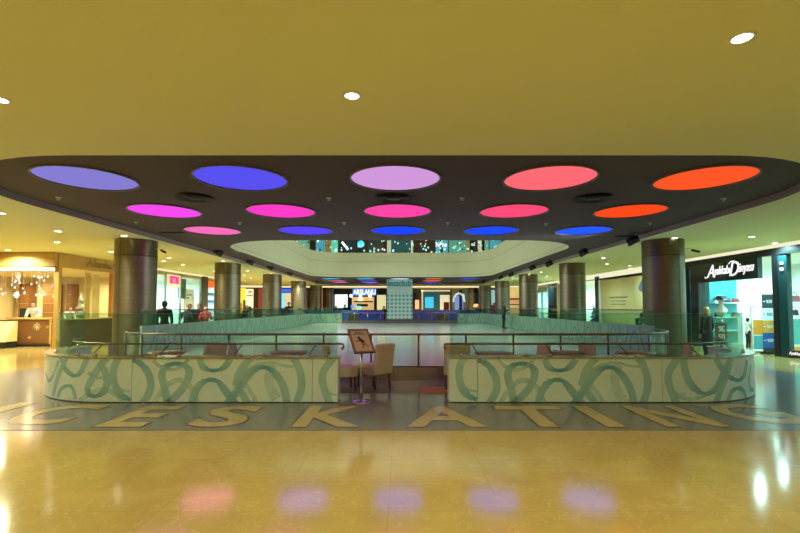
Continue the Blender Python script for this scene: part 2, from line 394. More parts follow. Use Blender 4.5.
for x in (-15, -10, -5, 0, 5, 9.5):
    for y in (-10, -6, -2, 2):
        lamp('SPOT', (x, y, ZL - .05), 138 if x < 9 else 105, WARM if x < 9 else (.6, 1, .75), .06, 165, 1.0)
for x in (-9.5, -14.5):
    for y in (6, 11): lamp('SPOT', (x, y, ZL - .05), 430, LEFTC, .06, 165, 1.0)
for y in (6, 10.5): lamp('SPOT', (10.0, y, ZL - .05), 230, RIGHTC, .06, 165, 1.0)
LD = [(1, 213), (58, 231), (57, 242), (8, 250), (111, 251.5), (124, 235.6), (169, 257.6), (163.5, 261), (182.6, 264.6), (213.8, 270.8), (223.5, 261), (247.5, 270.8), (244, 275), (250.8, 277.7), (245.5, 281), (260.6, 283), (264, 280), (271, 273.5), (297.4, 280), (289.5, 284.3), (313.3, 283.7)]
RD = [(751.7, 236.6), (775, 243), (675, 237.6), (629.8, 265.6), (603.5, 257.7), (607, 263.8), (630.4, 268.3), (583.4, 271), (575.5, 262.7), (541, 272), (547, 275.7), (544, 281.8), (529.4, 273.9), (513.4, 278.4), (502.8, 281), (485, 284.3)]
FD = [(331.6, 286.2), (458.8, 286), (465.7, 287), (423, 286.5), (435.5, 287), (448.5, 287.4)]
def aisle(lst, nm, grp, power, col):
    pts = sorted((hit_z(px, py, ZL) for px, py in lst), key=lambda p: p.y)
    for k, p in enumerate(pts):
        downlight(p, 'small recessed downlight, %s from the front in %s' % (ORD[k], nm), grp, .105, (power, col) if p.y < 40 and k % 2 == 0 and min(math.hypot(abs(p.x) - 8.1, p.y - 13.85 - 7.35 * j) for j in range(5)) > 1.5 else None)
aisle(LD, 'the ceiling over the jeweller side aisle', 'downlights over the jeweller side aisle', 1050, LEFTC)
aisle(RD, 'the ceiling over the shoe shop side aisle', 'downlights over the shoe shop side aisle', 400, RIGHTC)
for k, (px, py) in enumerate(FD):
    p = hit_z(px, py, ZL); downlight(p, 'small recessed downlight before the far shops, %s from the orange pillar' % ORD[k], 'downlights before the far shops', .09, (260, (1, .8, .35)) if k % 2 == 0 else None)

# ------------------------------------------------------------------ columns
def column(x, y, label):
    t = thing('column', label, 'column', (x, y, 0), 0, 'steel clad round columns', 'thing'); r = .58 if y < 48 else .555
    MB().lathe([(r, .12), (r, 3.15)], (x, y, 0), 48).build('lower_cladding', M_COLUMN, t)
    MB().lathe([(r + .002, 3.15), (r + .002, 3.6), (r, 3.645)], (x, y, 0), 48).build('upper_cladding', M_COLTOP, t)
    MB().lathe([(r + .012, 3.135), (r + .006, 3.15), (r + .012, 3.162)], (x, y, 0), 48).build('joint_ring', mat('bronze joint', (.1, .085, .05), .4, .8), t)
    MB().lathe([(r + .03, 0), (r + .03, .11), (r, .13)], (x, y, 0), 48).build('base_ring', M_STEEL, t)
    for a in (-75, 45, 165):
        a = math.radians(a) if x > 0 else math.radians(180 - a)
        c, s = math.cos(a), math.sin(a)
        MB().box(-.004, .004, -.006, .006, .12, 3.64, M=Matrix.Translation((x + r * c, y + r * s, 0)) @ Matrix.Rotation(a, 4, 'Z')).build('vertical_seam', M_SEAM, t)
for k in range(6):
    y = 13.85 + 7.35 * k; e = .39
    if k == 5: y = 48.2; e = 0
    column(-7.69 - e, y, 'bronze steel round column, %s from the front on the jeweller side' % ORD[k])
    column(7.80 + e, y, 'bronze steel round column, %s from the front on the shoe shop side' % ORD[k])

# ------------------------------------------------------------------ ceiling spotlights
def spotlight(px, py, X, label, power=0):
    power *= 1.45
    p = hit_x(px, py, X); g = 'black spotlights along the recess edge'
    e = Vector((X + (.1 if X < 0 else -.1), p.y, p.z))
    t = thing('spotlight', label, 'spotlight', (X, p.y, ZD), 0, g)
    MB().box(X - .06, X + .06, p.y - .1, p.y + .1, ZD - .03, ZD).build('mounting_plate', M_BLACK, t)
    m = MB(); m.cyl((X, p.y, ZD - .03), (X, p.y, p.z + .05), .018); m.tube([(X - .12, p.y, p.z), (X - .12, p.y, p.z + .1), (X + .12, p.y, p.z + .1), (X + .12, p.y, p.z)], .012); m.build('bracket', M_BLACK, t)
    d = (Vector((0, p.y + 3, .3)) - e).normalized(); c = Vector((X, p.y, p.z))
    m = MB(); m.cyl(c - d * .16, c + d * .1, .10, .12, 18); m.cyl(c + d * .1, c + d * .17, .12, .125, 18)
    m.build('lamp_body', M_BLACK, t)
    MB().cyl(c + d * .168, c + d * .175, .105, n=18).build('lens', mat('spot lens', (.2, .2, .2), .1), t)
    if power: lamp('SPOT', tuple(c + d * .2), power, (.9, 1, .92), .08, 100, .9, (0 if abs(p.y) > 0 else 0, p.y + 2.5, .3))
LS = [(190, 244.5), (218, 252.4), (250, 262), (270, 267.4), (289.6, 273.4), (316.4, 281)]
RS = [(633, 240.5), (584, 252.5), (549.4, 263.8), (532.7, 267.8), (511.3, 274.6), (501, 277.3), (484, 281.6)]
for k, (a, b) in enumerate(LS[1:]): spotlight(a, b, -6.98, 'black spotlight on the recess edge, %s from the front on the jeweller side' % ORD[k], 420)
for k, (a, b) in enumerate(RS): spotlight(a, b, 6.98, 'black spotlight on the recess edge, %s from the front on the shoe shop side' % ORD[k], 420 if k != 5 else 0)

# ------------------------------------------------------------------ paths
class Path:
    def __init__(s, pts):
        s.p = [Vector((x, y, 0)) for x, y in pts]; s.c = [0]
        for a, b in zip(s.p, s.p[1:]): s.c.append(s.c[-1] + (b - a).length)
        s.L = s.c[-1]
    def at(s, t, off=0):
        t = min(max(t, 0), s.L); i = 0
        while i < len(s.c) - 2 and s.c[i + 1] < t: i += 1
        a, b = s.p[i], s.p[i + 1]; k = (t - s.c[i]) / max(s.c[i + 1] - s.c[i], 1e-9)
        def nrm(j):
            u = s.p[max(j - 1, 0)]; v = s.p[min(j + 1, len(s.p) - 1)]; d = (v - u).normalized(); return Vector((d.y, -d.x, 0))
        n = (nrm(i) * (1 - k) + nrm(i + 1) * k).normalized()
        return a.lerp(b, k) + n * off * s.side
    side = 1
    def samples(s, a, b, step=.12):
        ts = {a, b} | {c for c in s.c if a < c < b}; n = max(1, int((b - a) / step))
        ts |= {a + (b - a) * i / n for i in range(n + 1)}
        ts = sorted(ts); out = [ts[0]]
        for t in ts[1:]:
            if t - out[-1] > 1e-4: out.append(t)
        return out
def sweep(mb, path, a, b, o0, o1, z0, z1, mi=0, step=.15):
    prev = None; first = None
    for t in path.samples(a, b, step):
        q0 = path.at(t, o0); q1 = path.at(t, o1)
        cur = [mb.bm.verts.new((q0.x, q0.y, z0)), mb.bm.verts.new((q1.x, q1.y, z0)), mb.bm.verts.new((q1.x, q1.y, z1)), mb.bm.verts.new((q0.x, q0.y, z1))]
        if prev:
            for i in range(4):
                f = mb.bm.faces.new([prev[i], prev[(i + 1) % 4], cur[(i + 1) % 4], cur[i]]); f.material_index = mi
        else: first = cur
        prev = cur
    mb.bm.faces.new(first).material_index = mi; mb.bm.faces.new(prev[::-1]).material_index = mi
def arc(cx, cy, r, a0, a1, n=14):
    return [(cx + r * math.cos(a0 + (a1 - a0) * i / n), cy + r * math.sin(a0 + (a1 - a0) * i / n)) for i in range(n + 1)]

# ------------------------------------------------------------------ front barrier with printed ribbons
def catmull(P, n=9):
    out = []
    for i in range(len(P) - 1):
        p0 = P[max(i - 1, 0)]; p1 = P[i]; p2 = P[i + 1]; p3 = P[min(i + 2, len(P) - 1)]
        for k in range(n):
            t = k / n
            out.append(tuple(.5 * (2 * b + (c - a) * t + (2 * a - 5 * b + 4 * c - d) * t * t + (3 * b - a - 3 * c + d) * t ** 3) for a, b, c, d in zip(p0, p1, p2, p3)))
    out.append(P[-1]); return out
TILE = [  # (width px, base ink, end/peak ink, points (u, v)) on one 179 px panel, v up from the foot
    (7.5, .55, [(0, 42, 1), (8, 39, .8), (14, 33, .6), (18, 25, .5), (19, 16, .5), (16, 7, .5), (11, -1, .5)]),
    (7.5, .5, [(36, -2, .55), (33, 14, .5), (30, 26, .5), (32, 34, .6), (40, 38.5, 1), (50, 38, .95), (56, 33, .6), (56, 25, .5), (51, 15, .5), (43, 6, .55), (33, -2, .8)]),
    (3.5, .2, [(21, 42, .2), (28, 36, .25), (38, 33, .25), (47, 35, .25), (56, 43, .2)]),
    (5, .15, [(22, -1, .1), (30, 12, .15), (40, 21, .25), (50, 22, .2), (60, 14, .1), (66, -1, .1)]),
    (6.5, .55, [(67, 44, .45), (70, 36, .5), (77, 32.5, .95), (85, 32.5, 1), (92, 36, .6), (98, 44, .5)]),
    (7.5, .5, [(60, -2, .5), (62, 8, .5), (67, 17, .55), (75, 22.5, .95), (84, 22, .95), (91, 15, .6), (97, 7, .6), (104, -2, .6)]),
    (7.5, .55, [(93, -3, .6), (101, 7, .65), (110, 20, .55), (118, 30, .55), (127, 35, .95), (136, 34, .95), (144, 27, .6), (150, 17, .5), (153, 7, .5), (154, -2, .5)]),
    (7.5, .45, [(118, 45, .4), (109, 34, .4), (105, 24, .4), (107, 14, .45), (112, 6, .45), (117, -2, .45)]),
    (3, .2, [(106, 25, .25), (116, 34, .3), (128, 39, .3), (140, 39.5, .3), (150, 37, .25), (162, 36, .2)]),
    (5, .12, [(100, 20, .15), (112, 18, .15), (120, 8, .1), (124, -1, .1)]),
    (9, .1, [(140, 38, .1), (136, 26, .1), (138, 14, .1), (144, 4, .1)]),
    (7.5, .5, [(160, 45, .4), (165, 36, .45), (168, 25, .5), (168, 14, .5), (163, -2, .5)])]
BOW_L = [(7.5, .5, [(-14, 45, .4), (-18, 34, .45), (-18, 24, .45), (-15, 14, .5), (-9, 7, .7), (-1, 3.5, 1)]), (2.5, .2, [(-17, 18, .3), (-9, 13, .3), (-1, 12, .2)])]
BOW_R = [(7.5, .5, [(200, 45, .4), (191, 33, .45), (189, 24, .5), (191, 14, .45), (197, -2, .45)]), (2.5, .2, [(190, 16, .3), (198, 9, .2), (206, 9, .2)])]
ABS_LEFT = [(7, .5, [(107, 357, .4), (99, 366, .45), (92, 378, .5), (88, 388, .6), (90, 394, .9), (97, 395, .95), (104, 391, .6), (107, 382, .5), (105, 372, .45), (100, 362, .4)]),
            (6, .5, [(60, 356, .4), (64, 366, .5), (70, 373, .7), (76, 375, .9), (81, 371, .6), (85, 362, .5), (87, 356, .4)]),
            (6, .45, [(68, 354, .5), (62, 366, .5), (57, 380, .5), (54, 395, .5)]),
            (5, .5, [(59, 396, .5), (62, 388, .6), (68, 385, .9), (73, 387, .7), (76, 398, .5)]),
            (4, .4, [(46, 372, .6), (49, 380, .8), (53, 376, .5), (58, 360, .4)]),
            (3, .2, [(88, 372, .2), (97, 377, .25), (105, 376, .2)]), (5, .15, [(80, 400, .15), (95, 390, .2), (110, 390, .2), (124, 400, .15)])]
ABS_RIGHT = [(7.5, .5, [(684, 357, .4), (685, 370, .45), (689, 381, .5), (696, 389, .7), (705, 393, 1), (713, 390, .8), (720, 380, .55), (726, 368, .5), (732, 357, .45)]),
             (6.5, .5, [(716, 357, .4), (721, 367, .5), (729, 376, .75), (738, 379.5, .95), (744, 374, .6), (747, 360, .45)]),
             (7, .45, [(731, 362, .3), (725, 378, .4), (719, 392, .45), (714, 404, .5)]),
             (6, .5, [(727, 402, .5), (730, 392, .55), (736, 387.5, .9), (742, 389, .7), (745, 398, .5)]),
             (4.5, .5, [(751, 364, .4), (748.5, 378, .5), (749.5, 388, .8), (752.5, 389, .6)]),
             (4, .15, [(675, 395, .2), (690, 398, .25), (704, 394, .2), (716, 386, .15)])]
def ribbons(mb, path, lst, conv, layer0, a, b, zmax=.74):
    lay = mb.bm.verts.layers.float.get('ink') or mb.bm.verts.layers.float.new('ink')
    k = layer0
    for w, base, P in lst:
        S = catmull(P); pts = [(q[0], q[1], q[2]) for q in S]; prev = None; k += 1
        Q = []
        for u, v, ink in pts:
            s_, z_ = conv(u, v)
            if Q:
                n_ = max(1, int(abs(s_ - Q[-1][0]) / .03)); q0 = Q[-1]
                for j in range(1, n_): Q.append(tuple(q0[e] + (w_ - q0[e]) * j / n_ for e, w_ in enumerate((s_, z_, ink))))
            Q.append((s_, z_, ink))
        wm = w / 59.4 / 2
        for i in range(len(Q)):
            i0, i1 = max(i - 1, 0), min(i + 1, len(Q) - 1)
            ds, dz = Q[i1][0] - Q[i0][0], Q[i1][1] - Q[i0][1]; L = math.hypot(ds, dz) or 1
            ns, nz = -dz / L, ds / L; taper = .55 if Q[i][2] > .85 else (.8 if Q[i][2] > .65 else 1)
            row = []
            for sg in (-1, 1):
                s_ = min(max(Q[i][0] + ns * wm * taper * sg, a), b); z_ = min(max(Q[i][1] + nz * wm * taper * sg, .025), zmax)
                p = path.at(s_, .004 + .0005 * (k % 9)); vv = mb.bm.verts.new((p.x, p.y, z_)); vv[lay] = min(1, max(0, Q[i][2])); row.append((vv, s_, z_))
            if prev:
                ss = [prev[0], prev[1], row[1], row[0]]
                if max(q[1] for q in ss) - min(q[1] for q in ss) > 1e-3 and max(q[2] for q in ss) - min(q[2] for q in ss) > 1e-3:
                    f = mb.bm.faces.new([q[0] for q in ss]); f.material_index = 1; f.smooth = True
            prev = row
    loose = [v for v in mb.bm.verts if not v.link_faces]
    bmesh.ops.delete(mb.bm, geom=loose, context='VERTS')

YF = 7.58
def make_barrier(side):
    sg = -1 if side == 'left' else 1
    xg = -.95 if sg < 0 else .90
    xe = 6.94 if sg < 0 else 7.09
    base = [(xg, YF)] + [(sg * (xe - 2.1) + sg * 2.1 * math.sin(PI / 2 * i / 40), YF + 2.1 - 2.1 * math.cos(PI / 2 * i / 40)) for i in range(41)] + [(sg * xe, 9.86)]
    path = Path(base); path.side = 1 if sg > 0 else -1
    nm = 'jeweller' if sg < 0 else 'shoe shop'
    t = thing('rink_barrier', 'low pale green ribbon printed barrier with glass screen on the %s side' % nm, 'barrier', (xg, YF, 0), 0, 'ribbon printed front barriers')
    # pixel -> arc length along the visible face
    tab = []
    s_ = 0
    while s_ < path.L:
        p = path.at(s_); q_ = project((p.x, p.y, .4))[0]
        if tab and sg * (q_ - tab[-1][0]) <= 0: break
        tab.append((q_, s_, p.y)); s_ += .01
    def s_of(px):
        best = min(range(len(tab)), key=lambda i: abs(tab[i][0] - px) + (i * .0005)); return tab[best][1], tab[best][2]
    def absconv(u, v):
        s_, Y = s_of(u); return s_, 1.6 - (v - 307) * Y / 450
    x0 = 134 if sg < 0 else 477; x1 = x0 + 179 if sg < 0 else x0 + 183
    def tileconv(u, v):
        X = CAM.x + (x0 + u - CX) / FPX * YF; return abs(X - xg) if sg * (X - xg) >= 0 else -abs(X - xg), v / 59.4
    sj0 = tileconv(0, 0)[0]; sj1 = tileconv(x1 - x0, 0)[0]
    cuts = sorted([0, sj0, sj1, path.L])
    allr = [(TILE, tileconv, 0), (BOW_L, tileconv, 3), (BOW_R, tileconv, 5), (ABS_LEFT if sg < 0 else ABS_RIGHT, absconv, 2)]
    for a, b in zip(cuts, cuts[1:]):
        mb = MB(); sweep(mb, path, a + .004, b - .004, 0, -.3, .02, .735)
        for l, cv, k0 in allr:
            sel = [r for r in l if any(a - .1 < cv(q[0], q[1])[0] < b + .1 for q in r[2])]
            ribbons(mb, path, sel, cv, k0, a + .005, b - .005)
        mb.build('ribbon_panel', [M_PANEL, M_RIB], t)
    mb = MB(); sweep(mb, path, 0.0, path.L, .018, -.33, .735, .762); mb.build('counter_top', M_STEEL, t)
    mb = MB(); sweep(mb, path, .01, path.L, -.01, -.28, 0, .02); mb.build('plinth', M_SEAM, t)
    n = 5; ss = [.03 + (path.L - .06) * i / n for i in range(n + 1)]
    for a, b in zip(ss, ss[1:]):
        mb = MB(); sweep(mb, path, a + .006, b - .006, -.15, -.162, .762, 1.485); g = mb.build('glass_panel', M_GLASS, t)
        mb = MB(); sweep(mb, path, a + .006, b - .006, -.149, -.163, 1.485, 1.49); mb.build('glass_edge', M_GEDGE, g)
        for q in (a + .2, b - .2):
            p = path.at(q, -.156); mb = MB(); mb.cyl((p.x, p.y, .76), (p.x, p.y, .8), .03, n=12); mb.build('glass_clamp', M_STEEL, g)
    # inner handrail
    pts = [path.at(q, -.42) + Vector((0, 0, .95)) for q in path.samples(.02, path.L - .5, .2)]
    p0 = pts[0]; hook = [p0 + Vector((-sg * .02, 0, -.10)), p0 + Vector((-sg * .06, 0, -.05)), p0 + Vector((-sg * .05, 0, -.01))]
    mb = MB(); mb.tube(hook + pts, .02, 10); mb.build('handrail', M_RAIL, t)
    q = .45
    while q < path.L - .5:
        a = path.at(q, -.42); b = path.at(q + .1, -.32); mb = MB(); mb.tube([(b.x, b.y, .70), (b.x, b.y, .78), (a.x, a.y, .94)], .009, 8); mb.build('rail_support', M_BLACK, t); q += 1.3
    return t
make_barrier('left'); make_barrier('right')

# ------------------------------------------------------------------ rink
ZI = .3
rink_in = rrect(-6.85, 6.85, 10.0, 36.5, 2.2, 10)
mb = MB(); mb.prism(rink_in, .02, ZI); o = mb.build('ice_surface', M_ICE); o['kind'] = 'structure'
near = Path([(-6.9 + 2.2 - 2.2 * math.sin(PI / 2 * i / 10), 9.95 + 2.2 - 2.2 * math.cos(PI / 2 * i / 10)) for i in range(10, -1, -1)] + [(6.9 - 2.2 + 2.2 * math.sin(PI / 2 * i / 10), 9.95 + 2.2 - 2.2 * math.cos(PI / 2 * i / 10)) for i in range(11)]); near.side = 1
t = thing('rink_fence', 'near end rink fence of steel kickboard, posts, red brown rail and clear panels', 'fence', (0, 9.95, 0))
mb = MB(); sweep(mb, near, 0, near.L, .03, 0, 0, .285); mb.build('kickboard', M_STEEL, t)
mb = MB(); sweep(mb, near, 0, near.L, .05, 0, .285, .31); mb.build('kickboard_cap', mat('dark cap', (.06, .055, .07), .4), t)
mb = MB(); mb.tube([near.at(q, .03) + Vector((0, 0, 1.0)) for q in near.samples(0, near.L, .2)], .026, 10); mb.build('top_rail', M_RAIL, t)
xs = [(px - CX) / FPX * 9.95 + .1 for px in (89 + 47.05 * k for k in range(15))]
mid = near.L / 2
for x in xs:
    s_ = mid + x
    if 0 < s_ < near.L:
        p = near.at(s_, .03); mb = MB(); mb.cyl((p.x, p.y, .31), (p.x, p.y, .985), .022, n=12); mb.build('post', M_RAIL, t)
ss = [0] + [mid + x for x in xs if .3 < mid + x < near.L - .3] + [near.L]
for a, b in zip(ss, ss[1:]):
    mb = MB(); sweep(mb, near, a + .03, b - .03, .012, .004, .33, .93); mb.build('clear_panel', M_SHOPGLASS, t)

M_BOARD = mat('pale teal printed board', (.34, .50, .43), .35, vary=.12, scale=3)
def side_board(pts, sgn, label, zt=1.08, glass_to=1.5, post=1):
    path = Path(pts); path.side = sgn
    m = sum((p for p in path.p), Vector()) / len(path.p)
    t = thing('rink_board', label, 'rink board', (m.x, m.y, 0), 0, 'printed boards round the ice')
    n = max(2, round(path.L / 3.3)); cuts = [path.L * i / n for i in range(n + 1)]
    for a, b in zip(cuts, cuts[1:]):
        mb = MB(); sweep(mb, path, a + .006, b - .006, 0, .06, .02, zt, step=.4)
        lst = []; w = b - a; rnd = random.Random(int(a * 10))
        for k in range(5):
            c = a + w * (k + .5) / 5; h = rnd.uniform(.5, .75); r = rnd.uniform(.2, .36)
            if k % 2: P = [(c - r, ZI + .02, .3), (c - r * .8, ZI + h * .6, .3), (c, ZI + h, .5), (c + r * .8, ZI + h * .6, .3), (c + r, ZI + .02, .3)]
            else: P = [(c - r, zt, .3), (c - r * .9, zt - h * .5, .3), (c, zt - h, .5), (c + r * .9, zt - h * .5, .3), (c + r, zt, .3)]
            lst.append((5.5, .5, [(q_[0], q_[1], q_[2] * .55) for q_ in P]))
        path.side = -sgn
        ribbons(mb, path, lst, lambda u, v: (u, v), 0, a + .01, b - .01, zt - .02)
        path.side = sgn
        mb.build('ribbon_panel', [M_BOARD, M_RIB], t)
        mb = MB(); sweep(mb, path, a + .01, b - .01, .024, .036, zt, glass_to, step=.4); g = mb.build('glass_panel', M_GLASS, t)
    mb = MB(); sweep(mb, path, 0, path.L, .01, .05, glass_to, glass_to + .03, step=.4); mb.build('top_rail', M_RAIL, t)
    return t
def rs(xs, n=10): return xs
sideL = [(-6.9, 12.2)] + [(-6.9, 16 + 4 * k) for k in range(5)] + [(-6.9 + 2.2 - 2.2 * math.cos(PI / 2 * i / 8), 34.4 + 2.2 * math.sin(PI / 2 * i / 8)) for i in range(9)]
side_board(sideL, -1, 'long printed board with glass along the jeweller side of the ice')
side_board([(-x, y) for x, y in sideL], 1, 'long printed board with glass along the shoe shop side of the ice')
# far end: low kickboard and rail
t = thing('rink_fence', 'far end rink fence of low grey kickboard, thin posts and glass', 'fence', (0, 36.6, 0))
MB().box(-4.7, 4.7, 36.58, 36.66, 0, .5).build('kickboard', mat('dull grey kickboard', (.16, .17, .18), .4), t)
MB().tube([(-4.7, 36.62, 1.12), (4.7, 36.62, 1.12)], .02).build('top_rail', M_STEEL, t)
for k in range(10): MB().cyl((-4.7 + k * 1.044, 36.62, .5), (-4.7 + k * 1.044, 36.62, 1.11), .02).build('post', M_STEEL, t)
for k in range(9): MB().box(-4.65 + k * 1.044, -3.71 + k * 1.044, 36.615, 36.625, .52, 1.08).build('glass_panel', M_GLASS, t)

# hoarding behind the far end
for k, (a, b, col, nm) in enumerate(((308, 333, '#2f7f96', 'teal'), (333, 358, '#3a74b8', 'mid blue'), (358, 384, '#2f3fb0', 'deep blue'), (414, 437, '#5548a0', 'purple'), (437, 459, '#584aa8', 'violet'), (459, 482, '#3c4cae', 'slate blue'))):
    p0 = hit_y(a, 310, 40.2); p1 = hit_y(b, 310, 40.2)
    t = thing('hoarding_panel', '%s waist high hoarding panel before the far shops' % nm, 'hoarding', ((p0.x + p1.x) / 2, 40.2, 0), 0, 'coloured hoarding before the far shops')
    MB().box(p0.x + .02, p1.x - .02, 40.17, 40.23, .05, 1.3).build('board', mat('hoarding ' + nm, col, .5), t)
    MB().box(p0.x, p1.x, 40.15, 40.25, 1.3, 1.35).build('cap_strip', M_STEEL, t)
    for x in (p0.x + .15, p1.x - .15): MB().box(x - .05, x + .05, 40.05, 40.35, 0, .05).build('foot', M_BLACK, t)
# brown armchairs behind the far fence
def far_chair(x, w, label):
    t = thing('armchair', label, 'armchair', (x, 38.3, 0), 0, 'brown seats behind the far fence'); m = mat('brown leather', (.17, .11, .06), .5)
    MB().box(x - w / 2, x + w / 2, 37.9, 38.6, .15, .48, bev=.03).build('seat', m, t)
    MB().box(x - w / 2, x + w / 2, 37.86, 38.04, .3, 1.0, bev=.04).build('backrest', m, t)
    for s in (-1, 1): MB().box(x + s * (w / 2 - .06) - .06, x + s * (w / 2 - .06) + .06, 37.95, 38.6, .3, .7, bev=.03).build('armrest', m, t)
    for sx in (-1, 1):
        for y in (37.95, 38.52): MB().cyl((x + sx * (w / 2 - .1), y, 0), (x + sx * (w / 2 - .1), y, .16), .025).build('leg', M_WOOD, t)
for px, w, lb in ((328, .95, 'brown armchair before the teal hoarding'), (353.5, .85, 'brown armchair before the joint of mid and deep blue hoarding'), (398.5, 2.2, 'wide brown bench seat under the hanging banner'), (442.5, .95, 'brown armchair before the violet hoarding'), (466, .9, 'brown armchair before the slate blue hoarding')):
    far_chair((px - CX) / FPX * 38.0 + .1, w, lb)

# hanging banner
p0 = hit_y(387, 279, 34.2); p1 = hit_y(412.5, 319, 34.2); bx = (p0.x + p1.x) / 2; bw = p1.x - p0.x; zb = p1.z; ztp = ZD - .05
t = thing('hanging_banner', 'tall pale banner with teal lettering and dots hung over the far ice', 'banner', (bx, 34.2, zb))
def banner_mat():
    m = mat('dotted banner print', (.50, .62, .62), .6, vary=0); nt = m.node_tree; n = nt.nodes; l = nt.links
    tc = n.new('ShaderNodeTexCoord'); mp = n.new('ShaderNodeMapping'); mp.inputs['Scale'].default_value = (3.4, 1, 3.4)
    v = n.new('ShaderNodeTexVoronoi'); v.feature = 'F1'; v.inputs['Randomness'].default_value = 0; v.inputs['Scale'].default_value = 1
    lt = n.new('ShaderNodeMath'); lt.operation = 'LESS_THAN'; lt.inputs[1].default_value = .34
    sp = n.new('ShaderNodeSeparateXYZ'); g = n.new('ShaderNodeMath'); g.operation = 'LESS_THAN'; g.inputs[1].default_value = 2.0; mu = n.new('ShaderNodeMath'); mu.operation = 'MULTIPLY'
    mx = n.new('ShaderNodeMix'); mx.data_type = 'RGBA'; mx.inputs[6].default_value = (.38, .50, .50, 1); mx.inputs[7].default_value = (.06, .28, .32, 1)
    l.new(tc.outputs['Object'], mp.inputs[0]); l.new(mp.outputs[0], v.inputs['Vector']); l.new(v.outputs['Distance'], lt.inputs[0])
    l.new(tc.outputs['Object'], sp.inputs[0]); l.new(sp.outputs[2], g.inputs[0]); l.new(lt.outputs[0], mu.inputs[0]); l.new(g.outputs[0], mu.inputs[1])
    l.new(mu.outputs[0], mx.inputs[0]); l.new(mx.outputs[2], n['Principled BSDF'].inputs['Base Color']); return m
MB().box(p0.x, p1.x, 34.19, 34.21, zb, ztp - .05).build('sheet', banner_mat(), t)
MB().text('buzclub', .5, wallM((bx, 34.185, ztp - .34), 'front'), .003, 0, .02, width=bw * .93, height=.46).build('lettering', mat('teal print', (.01, .25, .28), .5), t)
MB().cyl((p0.x - .03, 34.2, ztp - .04), (p1.x + .03, 34.2, ztp - .04), .025).build('top_bar', M_STEEL, t)
MB().cyl((p0.x - .03, 34.2, zb), (p1.x + .03, 34.2, zb), .02).build('bottom_bar', M_STEEL, t)
for s in (p0.x + .2, p1.x - .2): MB().cyl((s, 34.2, ztp - .04), (s, 34.2, ZD), .006).build('cord', M_BLACK, t)

# ------------------------------------------------------------------ chairs by the rink
def make_chair(label, loc, rz, m, nm='dining_chair'):
    t = thing(nm, label, 'chair', (0, 0, 0), 0, 'upholstered chairs behind the barriers')
    # faces +X
    MB().box(-.25, .27, -.25, .25, .27, .47, bev=.035).build('seat', m, t)
    MB().box(-.045, .045, -.25, .25, 0, .60, bev=.03, M=Matrix.Translation((-.235, 0, .29)) @ Matrix.Rotation(math.radians(-8), 4, 'Y')).build('backrest', m, t)
    for sx, sy in ((.22, .2), (.22, -.2), (-.22, .2), (-.22, -.2)):
        MB().cyl((sx * (1.05 if sx > 0 else 1.12), sy, 0), (sx, sy, .3), .018, .026, 10).build('leg', M_WOOD, t)
    for k in (-.09, .09): MB().box(-.01, .012, k - .003, k + .003, .05, .55, M=Matrix.Translation((-.188, 0, .29)) @ Matrix.Rotation(math.radians(-8), 4, 'Y')).build('back_seam', m, t)
    t.location = loc; t.rotation_euler = (0, 0, rz); WM[t.name] = Matrix.Translation(loc) @ Matrix.Rotation(rz, 4, 'Z')
    return t
ch = make_chair('cream chair with its back to the rail, standing in the gap behind the sign stand', ((374 - CX) / FPX * 9.0 + .1, 9.0, 0), math.radians(138), M_CREAM)
dup(ch, ((342 - CX) / FPX * 8.75 + .1, 8.75, 0), math.radians(18), 'cream chair half hidden by the counter end next to the sign stand')
dup(ch, ((456 - CX) / FPX * 9.0 + .1, 9.0, 0), math.radians(85), 'cream chair half hidden by the counter end over the rust mat')
pk = make_chair('rosy chair behind the glass, next to the gap on the jeweller side', ((250 - CX) / FPX * 8.9 + .1, 8.9, 0), math.radians(10), M_PINKCH)
for px, yy, a, lb in ((206, 8.9, 150, 'rosy chair behind the glass in the middle of the jeweller side barrier'), (131, 9.0, 30, 'rosy chair behind the glass by the curved end of the jeweller side'), (528, 8.8, 185, 'rosy chair behind the glass, next to the gap on the shoe shop side'), (600, 8.9, 10, 'rosy chair behind the glass midway along the shoe shop side'), (668, 8.75, 160, 'rosy chair behind the glass by the curved end of the shoe shop side')):
    dup(pk, ((px - CX) / FPX * yy + .1, yy, 0), math.radians(a), lb)
def table(x, y, label, top, r=.36, h=.72, group='round tables behind the barriers'):
    t = thing('cafe_table', label, 'table', (x, y, 0), 0, group)
    MB().lathe([(0, h), (r, h), (r, h - .03), (r - .03, h - .045), (0, h - .045)], (x, y, 0), 32).build('tabletop', top, t)
    MB().cyl((x, y, .03), (x, y, h - .04), .035).build('stem', M_STEEL, t)
    MB().lathe([(0, 0), (.24, 0), (.24, .012), (.04, .05), (0, .05)], (x, y, 0), 24).build('base', M_STEEL, t)
M_TT = mat('orange brown table top', (.45, .2, .1), .3)
for px, yy, lb in ((493, 8.75, 'round orange brown table behind the glass beside the gap'), (564, 8.9, 'round orange brown table behind the middle of the shoe shop side barrier'), (634, 8.9, 'round orange brown table behind the far half of the shoe shop side barrier'), (290, 8.9, 'round orange brown table behind the jeweller side barrier beside the gap'), (168, 8.9, 'round orange brown table behind the curved half of the jeweller side barrier')):
    table((px - CX) / FPX * yy + .1, yy, lb, M_TT)
